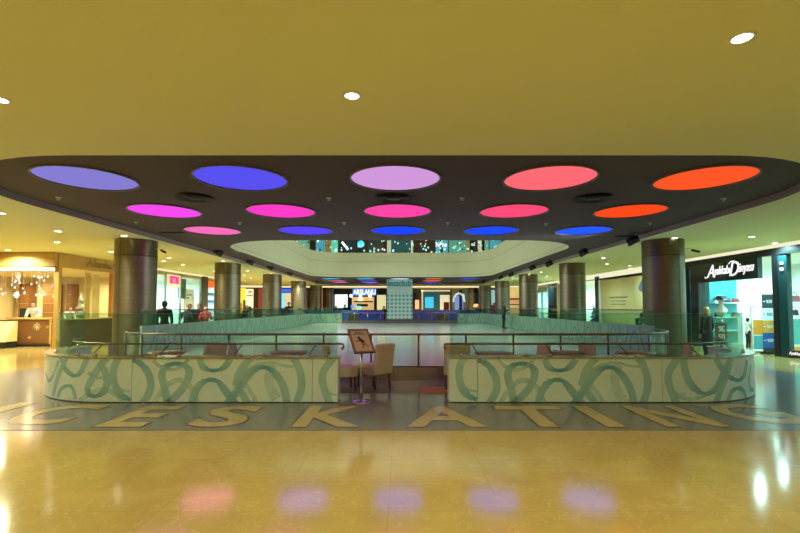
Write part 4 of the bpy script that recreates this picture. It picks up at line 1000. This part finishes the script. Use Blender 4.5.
# far wall, centre
t = facing('snack_bar', 'lit snack bar with white lettered blue sign at the far end', 'shop front', 50, [(328, 288.5, 387, 322, 'wall', mat('near black wall', (.014, .012, .018), .5), 0), (335, 294.5, 347.5, 308, 'white_window', em('white window', (.75, .92, 1), 1.2), .06), (352, 297, 374, 311, 'back_counter', em('amber interior', (.75, .5, .22), .75), .06), (354, 301, 373, 302.2, 'menu_shelf', mat('dark shelf', (.05, .03, .02)), .12), (358, 298, 363, 301, 'cream_menu', em('cream menu', (.95, .85, .6), 1), .12), (364.5, 297.3, 369, 299.8, 'orange_menu', em('orange menu', (.95, .35, .04), 1), .12), (357, 304, 368, 306.5, 'coffee_machine', mat('teal black', (.02, .05, .05)), .18), (375, 293.5, 377, 312, 'side_post', M_BLACK, .1), (377, 295, 386, 312, 'side_window', em('yellow side', (.8, .75, .4), .8), .06), (357, 306, 361, 309, 'cyan_screen', em('screen', (.1, .75, 1), 1.4), .2), (351, 305, 354, 308, 'blue_screen', em('screen blue', (.05, .3, 1), 1.2), .2), (326, 285.5, 387, 288.3, 'cove', M_COVE, .08)])
p0, p1 = hit_y(352.5, 289.3, 49.7), hit_y(376, 294.6, 49.7)
MB().box(p0.x, p1.x, 49.75, 49.95, p1.z - .1, p0.z + .05).build('sign_box', em('sign box', (.05, .2, .75), .9), t)
MB().text('ARSLANLI', .5, wallM(((p0.x + p1.x) / 2, 49.73, (p0.z + p1.z) / 2), 'front'), .01, 0, .02, width=p1.x - p0.x - .1, height=p0.z - p1.z).build('lettering', M_WLETTER, t)
for px in (351, 360.5, 370): q = hit_y(px, 295.8, 49.6); MB().ball(q, .18, 0, 12).build('globe_lamp', glow('globe', (.75, .85, 1), 2.5), t)
t = facing('storefront', 'framed window shop with red chair and blue display at the far end', 'shop front', 50, [(413, 288.5, 452, 322, 'wall', mat('grey brown wall', (.16, .14, .13), .6), 0), (421, 290, 450, 291.5, 'frame_head', em('cream frame', (.85, .75, .45), .6), .12), (421.5, 290, 423, 312, 'frame_post', em('cream frame', (.85, .75, .45), .6), .12), (423, 291.5, 440, 311, 'dark_glass', em('dark teal glass', (.03, .12, .13), .5), .06), (425, 297, 433.5, 308, 'blue_display', em('blue display', (.05, .55, .9), .9), .1), (440, 295, 449.5, 312, 'cream_door', em('cream door', (.85, .78, .55), .75), .08), (443.5, 302, 449, 312, 'red_chair', mat('deep red', (.25, .02, .02)), .16), (413.5, 293, 416, 308, 'dark_statue', mat('dark statue', (.06, .04, .04)), .1), (415, 300, 419, 309, 'warm_lamp', em('warm lamp', (.9, .5, .25), 1), .12), (413, 285.5, 488, 288.3, 'cove', M_COVE, .08)])
t = facing('storefront', 'arched white shop front with blue picture at the far end', 'shop front', 50, [(452.2, 288.5, 488, 322, 'wall', mat('grey white wall', (.4, .4, .38), .6), 0), (455, 296, 463, 311, 'blue_picture', em('blue picture', (.15, .3, .75), .8), .06), (459, 290, 462, 310, 'dark_figure', mat('dark figure', (.05, .05, .08)), .12), (462.5, 294, 464.5, 299, 'cyan_light', em('cyan light', (.1, .7, .95), 1), .12), (473, 290, 479, 312, 'dark_glass', em('dark teal glass', (.03, .12, .13), .5), .06), (473.5, 298, 476.5, 303, 'red_lamp', em('red white lamp', (.95, .5, .4), .8), .12)])
m = MB(); c = hit_y(459, 302, 49.9); m.tube([(c.x + .62 * math.cos(a * PI / 12), 49.9, c.z + .95 * math.sin(a * PI / 12)) for a in range(13)] , .09); m.build('white_arch', em('arch', (.9, .88, .75), .7), t)
for k, px in enumerate((476, 483)):
    p = hit_y(px, 307, 44.5)
    tt = thing('table_lamp', 'glowing orange shaded lamp, %s before the far shoe side column' % ORD[k], 'lamp', (p.x, 44.5, 0), 0, 'orange shaded lamps')
    MB().lathe([(.3, 0), (.2, .3)], p, 16).build('shade', glow('orange shade', (1, .45, .15), 1.6), tt); MB().cyl((p.x, 44.5, .05), (p.x, 44.5, p.z), .03).build('pole', M_STEEL, tt); MB().lathe([(0, 0), (.2, 0), (.2, .04), (0, .05)], (p.x, 44.5, 0), 16).build('base', M_STEEL, tt)
# far right shops
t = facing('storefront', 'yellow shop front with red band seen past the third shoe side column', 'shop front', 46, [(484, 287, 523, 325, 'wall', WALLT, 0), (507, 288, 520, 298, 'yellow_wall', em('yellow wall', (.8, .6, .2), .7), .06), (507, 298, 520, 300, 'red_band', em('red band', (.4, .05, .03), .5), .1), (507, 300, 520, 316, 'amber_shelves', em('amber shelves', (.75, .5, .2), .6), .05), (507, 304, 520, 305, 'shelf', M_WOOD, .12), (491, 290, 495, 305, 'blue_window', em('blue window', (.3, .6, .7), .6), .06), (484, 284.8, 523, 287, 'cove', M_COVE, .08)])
# right wall, from far to near
room('wall_right_shop_far', XR + .03, 15.6, 37.6, 42.5, 3.3, 'x0', M_CYWALL, (.55, 1, 1), 300)
t = thing('storefront', 'teal glass shop front with grey sign beyond the second shoe side column', 'shop front', (XR, 40, 0))
bay(1, 37.4, 42.6, 3.3, 3.6, -.05, .1, 'head_panel', M_STEEL, t)
bay(1, 37.6, 40.5, 2.9, 3.3, -.06, .02, 'sign_board', mat('grey sign', (.35, .34, .25), .5), t)
for y in (37.5, 39.2, 40.9, 42.5): bay(1, y - .06, y + .06, 0, 3.3, -.05, .06, 'mullion', M_TEAL, t)
for a in (37.6, 39.3, 41.0): bay(1, a, a + 1.5, 0.05, 2.9, 0, .015, 'pane', M_SHOPGLASS, t)
t = thing('shop_pier', 'gloss black pier between teal shop and bright window', 'pier', (XR, 36.4, 0))
bay(1, 35.3, 37.3, 0, 3.45, -.08, .1, 'black_panel', M_BLKGLOSS, t); bay(1, 35.1, 35.3, 0, 3.45, -.08, .1, 'gold_edge', M_GOLDWOOD, t)
room('wall_right_shop_mid', XR + .03, 15.8, 28.3, 35.0, 3.3, 'x0', M_CYWALL, (.6, .95, 1), 700)
t = thing('storefront', 'bright white shop window between the tan hoarding and second column', 'shop front', (XR, 30.5, 0))
bay(1, 28.3, 35.1, 3.3, 3.45, -.05, .1, 'head_rail', M_STEEL, t)
bay(1, 27.75, 28.3, 0, 3.5, -.1, .1, 'dark_post', mat('dark brown post', (.04, .035, .03), .4), t)
for y in (30.5, 32.8): bay(1, y - .04, y + .04, 0, 3.3, -.04, .05, 'mullion', M_STEEL, t)
for a in (28.35, 30.6, 32.9): bay(1, a, a + 2.1, .05, 3.3, 0, .015, 'pane', M_SHOPGLASS, t)
xmas(px_at(591.5, 27.5), 27.2, 0, 1.65, 'dark blue decorated christmas tree beside the tan hoarding', mat('blue green needles', (.03, .07, .08), .7, vary=.3), mat('silver bauble', (.6, .65, .75), .15, .8))
# tan hoarding
t = thing('site_hoarding', 'tall tan hoarding wall with small printed text beside the first column', 'hoarding', (XR, 23.5, 0))
for k in range(6):
    a = 19.6 + k * (27.7 - 19.6) / 6; bay(1, a + .004, a + 1.346, .02, 3.22, -.05, .05, 'board', M_HOARD, t)
bay(1, 19.6, 27.7, 0, .04, -.07, .05, 'foot_rail', M_WOOD, t)
bay(1, 27.55, 27.72, 0, 3.25, -.12, .06, 'white_edge', M_WHITE, t)
m = MB()
m.text('YENİ MAĞAZAMIZ', .3, wallM((XR - .056, 25.4, 2.16), 'left'), .002, 0, 0, width=2.1, height=.13)
m.text('ÇOK YAKINDA', .3, wallM((XR - .056, 25.4, 1.93), 'left'), .002, 0, 0, width=1.7, height=.1)
m.text('HİZMETİNİZDE', .3, wallM((XR - .056, 25.4, 1.76), 'left'), .002, 0, 0, width=1.7, height=.1)
m.build('lettering', M_TEXT, t)
m = MB(); m.prism([(-.55, -.15), (-.35, .15), (-.2, .2), (-.1, .65), (.05, .35), (.3, .42), (.5, .1), (.5, -.5), (.1, -.55), (-.1, -.35), (-.4, -.3)], 0, .006, 0, wallM((XR - .055, 22.65, 2.72), 'left'))
m.prism([(.3, -.5), (.45, -.5), (.5, -1.9), (.38, -1.9)], 0, .006, 1, wallM((XR - .055, 22.65, 2.72), 'left'))
m.build('animal_print', [mat('slate print', (.08, .09, .13), .6, vary=.3), mat('brown print', (.15, .06, .02), .6)], t)
# cove lights along the side walls
m = MB(); m.box(-12.7, 12.3, 44.2, 44.4, 3.52, ZL); struct('trim_5', m, M_COVE)
for nm, sd, a, b, z0 in (('trim_1', 1, 13.0, 19.5, 3.53), ('trim_2', 1, 19.6, 35.0, 3.36), ('trim_3', -1, 22.9, 34, 3.56), ('trim_4', 1, 35.0, 44, 3.5)):
    X = XR if sd > 0 else XLW
    m = MB(); m.box(min(X, X - sd * .06), max(X, X - sd * .06), a, b, z0, ZL); struct(nm, m, M_COVE2 if sd > 0 else M_COVE)

# --- shoe shop
room('wall_shoe_shop', XR + .05, 16.8, 13.2, 19.4, 3.42, 'x0', M_CYWALL, (.5, 1, .97), 640)
t = thing('storefront', 'black framed shoe shop front with white script sign', 'shop front', (XR, 16.5, 0))
bay(1, 13.0, 19.5, 3.3, 3.53, -.06, .1, 'head_band', M_BLACK, t)
sgn = bay(1, 15.3, 18.45, 2.58, 3.32, -.14, .02, 'sign_panel', M_BLKGLOSS, t)
def script_letters():
    m = MB(); MM = wallM((XR - .15, 0, 0), 'left')
    m.text('A', .62, wallM((XR - .155, 17.62, 3.0), 'left'), .012, 0, 0, .35, height=.48)
    m.text('yakkabı', .42, wallM((XR - .155, 17.0, 2.95), 'left'), .012, 0, 0, .35, width=.86, height=.42)
    m.text('D', .62, wallM((XR - .155, 16.36, 3.0), 'left'), .012, 0, 0, .35, height=.52)
    m.text('ünyası', .42, wallM((XR - .155, 15.82, 2.95), 'left'), .012, 0, 0, .35, width=.76, height=.40)
    return m
lt = script_letters().build('lettering', M_WLETTER, sgn)
m = MB(); m.tube([(XR - .155, 17.95, 2.8), (XR - .155, 17.91, 2.74), (XR - .155, 17.82, 2.76), (XR - .155, 17.75, 2.85)], .016); m.build('lettering_swash', M_WLETTER, sgn)
m = MB(); m.tube([(XR - .155, 16.62, 3.2), (XR - .155, 16.52, 3.28), (XR - .155, 16.35, 3.28), (XR - .155, 16.2, 3.2)], .016); m.build('lettering_swash', M_WLETTER, sgn)
bay(1, 18.45, 18.96, 0, 3.32, -.1, .2, 'post', M_BLKGLOSS, t)
bay(1, 19.36, 19.55, 0, 3.45, -.1, .15, 'post', M_BLKGLOSS, t)
bay(1, 14.62, 14.82, 0, 3.32, -.06, .1, 'post', M_BLACK, t)
pt = bay(1, 14.28, 14.62, 0, 3.3, -.03, .12, 'wide_post', mat('dark teal panel', (.01, .05, .055), .15), t)
m = MB()
for z in (3.02, 2.82): m.lathe([(0, 0), (.05, 0), (.05, .03)], (0, 0, 0), 12, 0, Matrix.Translation((XR - .035, 14.45, z)) @ Matrix.Rotation(-PI / 2, 4, 'Y'))
m.build('post_light', glow('post lights', '#ffffff', 5), pt)
bay(1, 13.0, 14.28, .02, .25, -.1, .1, 'window_base', M_BLACK, t)
bay(1, 13.0, 14.27, .25, 3.3, 0, .015, 'pane', M_SHOPGLASS, t)
bay(1, 18.98, 19.34, .1, 3.3, 0, .015, 'pane', M_SHOPGLASS, t)
MB().text('Ayakkabı Dünyası', .2, wallM((XR - .105, 13.75, .15), 'left'), .003, 0, .002, .3, width=.95, height=.13).build('small_lettering', M_WLETTER, t)
# inside: teal display wall, shelves, crystals window
def shoe_x(px, d): return (XR + d - CAM.x) * FPX / (px - CX)
t = thing('display_wall', 'teal backed display wall inside the shoe shop entrance', 'display', (15.3, 18.5, 0))
MB().box(13.2, 14.35, 19.1, 19.15, .1, 3.3).build('back_panel', mat('teal picture wall', (.06, .36, .42), .5, vary=.5, scale=2), t)
for z in (.6, 1.15, 1.75): MB().box(13.2, 14.35, 18.75, 19.1, z, z + .04).build('shelf', M_SHOPGLASS if z < 0 else M_WHITE, t)
bags = [('black', (.012, .012, .015)), ('aqua', (.1, .5, .5)), ('tan', (.4, .22, .08)), ('silver', (.5, .55, .55)), ('navy', (.02, .05, .14)), ('red', (.4, .04, .04))]
def handbag(x, y, z, c, label, s=1.0):
    tt = thing('handbag', label, 'handbag', (x, y, z), 0, 'handbags in the shoe shop')
    mm = mat('bag %s' % c[0], c[1], .4)
    MB().prism([(-.17 * s, 0), (.17 * s, 0), (.14 * s, .2 * s), (-.14 * s, .2 * s)], -.06 * s, .06 * s, 0, Matrix.Translation((x, y, z)) @ Matrix.Rotation(PI / 2, 4, 'X')).build('body', mm, tt)
    MB().tube([(x + .1 * s * math.cos(a * PI / 8), y, z + .2 * s + .12 * s * math.sin(a * PI / 8)) for a in range(9)], .01 * s, 6).build('handle', mm, tt)
for k in range(6):
    x = 13.4 + (k % 3) * .37; z = 1.19 if k < 3 else 1.79; nm = bags[k][0]
    handbag(x, 18.9, z + .002, bags[k], '%s handbag on the %s shelf of the teal display wall' % (nm, 'middle' if k < 3 else 'upper'), 1.05 if k == 3 else .8)
# mannequin with black hat shape
hx, hy = px_at(721, 17.6), 17.6
t = thing('hat_stand', 'black wide hat on a white bust inside the shoe shop entrance', 'display bust', (hx, hy, 0))
MB().cyl((hx, hy, .03), (hx, hy, 1.35), .03).build('pole', M_STEEL, t); MB().lathe([(0, 0), (.22, 0), (.22, .03), (0, .04)], (hx, hy, 0), 20).build('base', M_STEEL, t)
MB().lathe([(0, 1.25), (.16, 1.3), (.2, 1.5), (.1, 1.62), (.06, 1.68), (.09, 1.75), (.1, 1.85), (0, 1.95)], (hx, hy, 0), 20).build('bust', M_WHITE, t)
MB().lathe([(.42, 1.86), (.2, 1.9), (.16, 2.02), (0, 2.05), (0, 1.86)], (hx, hy, 0), 24).build('hat', M_BLACK, t)
# security gate, orange counter, tall price banner
gx, gy = px_at(752.5, 15.9), 15.9
t = thing('security_gate', 'clear security gate with orange panel at the shoe shop entrance', 'security gate', (12.75, 15.9, 0))
gx = 12.75
MB().box(gx - .3, gx + .3, 15.88, 15.92, .1, 1.62).build('clear_panel', M_SHOPGLASS, t)
for s in (-.3, .3): MB().cyl((gx + s, 15.9, .05), (gx + s, 15.9, 1.63), .025).build('upright', M_CHROME, t)
MB().cyl((gx - .3, 15.9, 1.62), (gx + .3, 15.9, 1.62), .025).build('top_bar', M_CHROME, t)
MB().box(gx - .26, gx + .26, 15.865, 15.88, .62, 1.15).build('orange_panel', mat('orange plastic', (.75, .32, .03), .4), t)
MB().box(gx - .26, gx + .26, 15.865, 15.88, .12, .6).build('teal_panel', M_TEAL, t)
MB().box(gx - .36, gx + .36, 15.75, 16.05, 0, .07).build('base', M_CHROME, t)
t = thing('shop_counter', 'orange fronted pay desk inside the shoe shop', 'counter', (14.5, 17.0, 0))
MB().box(13.9, 15.1, 16.6, 16.95, 0, 1.0).build('body', mat('orange plastic', (.75, .32, .03), .4), t); MB().box(13.85, 15.15, 16.55, 17.0, 1.0, 1.05).build('counter_top', M_WHITE, t)
yb = 15.45; bx0 = 12.55
t = thing('price_banner', 'tall four colour price banner beside the black shoe shop post', 'banner', (12.85, yb, 0))
zs = [(1.56, 2.02, (.015, .035, .04), 'top_field'), (1.14, 1.56, (.62, .75, .78), 'white_field'), (.72, 1.14, (.75, .36, .05), 'orange_field'), (.2, .72, (.015, .09, .40), 'blue_field')]
px0, px1 = px_at(761.8, yb), px_at(773, yb)
for z0, z1, c, nm in zs:
    o = MB().box(px0, px1, yb - .01, yb + .01, z0, z1).build(nm, mat('banner ' + nm, c, .5), t)
    MB().text('%50', .2, wallM(((px0 + px1) / 2 + .04, yb - .012, (z0 + z1) / 2), 'front'), .002, 0, .004, width=.2, height=.11).build('price_lettering', M_TEXT if nm == 'white_field' else M_WHITE, o)
    MB().box(px0 + .02, px0 + .1, yb - .013, yb - .011, (z0 + z1) / 2 - .01, (z0 + z1) / 2 + .015).build('dash_mark', M_TEXT if nm == 'white_field' else M_WHITE, o)
MB().box(px0 - .02, px1 + .02, yb - .12, yb + .12, 0, .06).build('foot', M_BLACK, t); MB().box(px0, px1, yb - .015, yb + .015, .06, .2).build('lower_panel', M_BLACK, t)
MB().box(px0 - .01, px1 + .01, yb - .015, yb + .015, 2.02, 2.05).build('top_rail', M_STEEL, t)
# window display at the frame edge
t = thing('display_shelf', 'white shelf unit in the shoe shop window beside the teal post', 'shelf', (13.2, 14.95, 0))
for z in (.3, 1.25, 1.7): MB().box(12.8, 13.6, 14.8, 15.12, z, z + .07).build('shelf', M_WHITE, t)
for x in (12.82, 13.58): MB().box(x - .02, x + .02, 15.06, 15.1, 0, 2.2).build('upright', M_WHITE, t)
MB().box(12.85, 13.55, 14.84, 15.1, .37, 1.2).build('plinth_box', mat('aqua plinth', (.10, .45, .43), .4), t)
handbag(13.15, 14.95, 1.772, ('maroon', (.25, .06, .08)), 'maroon handbag on the top shelf of the shoe shop window', 1.0); handbag(13.1, 14.95, 1.322, ('black', (.012, .012, .015)), 'black handbag on the lower shelf of the shoe shop window', .9)
# sale board held beside the blonde visitor
x, y = px_at(720, 13.9), 13.9
t = thing('sale_board', 'dark red free standing sale board beside the blonde person', 'sign', (x, y, 0))
MB().box(x - .17, x + .17, y - .02, y + .02, .45, 1.12).build('board', mat('dark red board', (.22, .035, .03), .5), t)
for z, s in ((.93, '%'), (.68, '50')): MB().text(s, .3, wallM((x, y - .022, z), 'front'), .002, 0, .006, width=.2, height=.18).build('lettering', M_WHITE, t)
MB().cyl((x, y, .03), (x, y, .46), .02).build('pole', M_STEEL, t); MB().lathe([(0, 0), (.16, 0), (.16, .02), (0, .03)], (x, y, 0), 20).build('base', M_STEEL, t)
# crystals in narrow window
t = thing('window_display', 'tall narrow window display of pale teal pieces beside the first column', 'window display', (12.7, 19.16, 0))
MB().box(12.62, 12.66, 18.98, 19.34, .3, 3.25).build('backing', mat('mottled teal backing', (.12, .42, .48), .5, vary=.6, scale=5, emis=(.1, .4, .45), strength=.5), t)  # backing board glows by itself, standing in for light in the window
r = random.Random(9)
for k in range(12): MB().ball((12.55, r.uniform(19.02, 19.3), .5 + k * .22), r.uniform(.05, .09), 0, 8).build('glass_piece', M_CRYW, t)

# security camera on the first right column and hooks
def cctv(x, y, z, sd, label):
    t = thing('security_camera', label, 'camera', (x, y, z))
    MB().cyl((x, y, z), (x + sd * .3, y, z + .0), .012).build('arm', M_CHROME, t)
    MB().cyl((x + sd * .24, y - .04, z - .05), (x + sd * .42, y - .16, z - .12), .035, n=12).build('housing', M_BLACK, t)
    MB().cyl((x + sd * .42, y - .16, z - .12), (x + sd * .425, y - .165, z - .122), .026, n=12).build('lens', M_BLKGLOSS, t)
cctv(8.19 + .583, 13.8, 3.4, 1, 'small black security camera on an arm of the first shoe side column')
cctv(-8.08 + .583, 13.8, 3.38, 1, 'small black security camera on an arm of the first jeweller side column')

# outer cafe tables in the aisles
for px, yy, lb in ((594, 17.6, 'glass round table beside the shoe side rink board, nearest the second column'), (628, 15.4, 'glass round table beside the shoe side rink board, next to the tan hoarding'), (548, 24, 'glass round table beside the shoe side rink board, past the second column'), (185, 17.8, 'glass round table beside the jeweller side rink board, past the first column'), (212, 19.0, 'glass round table beside the second jeweller side column')):
    table(px_at(px, yy), yy, lb, mat('pale teal table top', (.3, .5, .46), .2), .4, .74, 'round tables in the side aisles')
bc = None
for px, yy, a, lb in ((622, 17.2, 200, 'dark chair by the glass table nearest the second shoe side column'), (612, 16.5, 100, 'dark chair between the two aisle tables on the shoe shop side'), (655, 15.4, 180, 'dark chair behind the first shoe side column'), (533, 26, 20, 'dark chair at the aisle table past the second shoe side column'), (166, 18.6, 30, 'dark chair at the aisle table past the first jeweller side column'), (200, 17.3, 100, 'dark chair at the aisle table beside the second jeweller side column')):
    if bc is None: bc = make_chair(lb, (px_at(px, yy), yy, 0), math.radians(a), mat('dark blue grey fabric', (.03, .04, .06), .7)); bc['group'] = 'dark chairs in the side aisles'
    else: dup(bc, (px_at(px, yy), yy, 0), math.radians(a), lb, 'dark chairs in the side aisles')

# ------------------------------------------------------------------ upper floor shops through the opening
mb = MB(); mb.box(-12, 12, 39.0, 39.1, 5.7, 8.6); struct('wall_upper_front', mb, mat('dark upper wall', (.05, .055, .05), .6))
UP = [('glitter shop window of green and white lights on the upper floor', [(292, 310, 'dk', .0), (296, 309, 'gw', .1), (310, 315.5, 'rb', .2)]),
      ('cyan and amber upper shop window beside a brown pillar', [(315.5, 325, 'cy', .1), (325, 331, 'am', .15), (331, 337.5, 'gn', .12)]),
      ('dark upper shop window with a diagonal white tube', [(338, 357, 'dk', .1), (357.5, 364, 'cy2', .1), (364, 368, 'rb', .2)]),
      ('grey shuttered upper shop front between brown pillars', [(368, 384, 'gr', .1), (384, 387, 'rb', .2), (387, 391, 'wy', .12)]),
      ('plain dark teal upper window in the middle', [(391, 411, 'tl', .08), (411, 413, 'wy', .12), (413, 418.5, 'rb', .2)]),
      ('brown upper shop front with cyan lamps', [(418.5, 431, 'br', .1), (431, 434.5, 'rb', .2)]),
      ('upper shop front with lit white script sign', [(434.5, 449, 'dk', .08), (436, 440, 'cy', .12), (443, 448, 'cy', .12)]),
      ('leafy green upper shop window', [(449, 467, 'gn2', .1), (467, 470, 'am', .15)]),
      ('black and white upper shop window beside the opening end', [(470, 490, 'dk', .08), (478, 482, 'wy', .12), (474, 477, 'br', .15), (485, 489, 'gw', .14)]),
      ('pale cyan upper shop window at the opening end', [(490, 500, 'cy', .1), (500, 514, 'tl2', .08)])]
UM = {'dk': mat('upper dark glass', (.02, .03, .03), .2), 'gw': em('upper glitter', (.2, .45, .32), .6), 'rb': mat('upper red brown', (.16, .06, .04), .5), 'cy': em('upper cyan', (.08, .42, .5), .6), 'cy2': em('upper bright cyan', (.05, .7, .95), 1.1), 'am': em('upper amber', (.35, .22, .06), .5), 'gn': em('upper green', (.15, .6, .4), .7), 'gr': mat('upper grey', (.18, .15, .14), .6), 'wy': em('upper pale', (.6, .65, .45), .6), 'tl': em('upper teal', (.02, .09, .09), .6), 'br': mat('upper brown', (.16, .07, .035), .5), 'gn2': em('upper leafy', (.12, .35, .25), .6), 'tl2': em('upper pale teal', (.1, .3, .28), .6)}
for lb, parts in UP:
    t = thing('upper_storefront', lb, 'shop front', (px_at(parts[0][0], 38.9), 38.9, 5.7), 0, 'upper floor shop fronts')
    for a, b, k, dep in parts:
        x0, x1 = px_at(a, 38.9), px_at(b, 38.9); nm = {'rb': 'pillar', 'br': 'panel', 'gr': 'shutter'}.get(k, 'lit_window')
        z1 = 8.0; z0 = 5.75
        if k == 'cy2': m = MB(); m.cyl((( x0 + x1) / 2, 38.75, 7.05), ((x0 + x1) / 2, 38.82, 7.05), .3, n=24); m.build('round_sign', UM[k], t); continue
        MB().box(x0, x1, 38.98 - dep, 38.99, z0, z1).build(nm, UM[k], t)
    r = random.Random(len(lb)); a, b = parts[0][0], parts[-1][1]
    for k in range(14):
        x = px_at(r.uniform(a + 1.5, b - 1.5), 38.7); z = r.uniform(6.2, 7.4); q = r.uniform(.03, .07)
        MB().box(x - q, x + q, 38.66, 38.7, z - q, z + q * 1.6).build('small_light', [em('upper small lights', (.3, .85, .85), 1.1), em('upper white lights', (.9, 1, .9), 1), mat('upper dark shapes', (.02, .03, .03))][k % 3], t)
    if 'diagonal' in lb: MB().tube([hit_y(342, 242, 38.6), hit_y(348, 249.5, 38.6)], .09).build('diagonal_tube', glow('white tube', '#dff4ff', 2), t)
    if 'script' in lb: MB().text('Tema', .5, wallM(hit_y(441, 244.5, 38.68), 'front'), .01, 0, .01, .3, width=1.0, height=.42).build('lettering', M_WLETTER, t)

# ------------------------------------------------------------------ light and colour
w = bpy.data.worlds.new('world'); sc.world = w; w.use_nodes = True
w.node_tree.nodes['Background'].inputs[0].default_value = (.6, .6, .5, 1); w.node_tree.nodes['Background'].inputs[1].default_value = .05
d = bpy.data.lights.new('atrium_fill', 'AREA'); d.shape = 'RECTANGLE'; d.size = 16; d.size_y = 22; d.energy = 620; d.color = (.95, 1, .72)  # added fill lamp for the atrium; no skylight opens above it
q = bpy.data.objects.new('atrium_fill', d); C.objects.link(q); q.location = (0, 24, 8.5)
sc.view_settings.view_transform = 'Standard'; sc.view_settings.look = 'None'; sc.view_settings.exposure = 0; sc.view_settings.gamma = 1; sc.view_settings.use_curve_mapping = False
sc.cycles.use_denoising = True; sc.cycles.max_bounces = 10; sc.cycles.diffuse_bounces = 5; sc.cycles.transparent_max_bounces = 24; sc.cycles.sample_clamp_indirect = 6; sc.cycles.use_light_tree = True
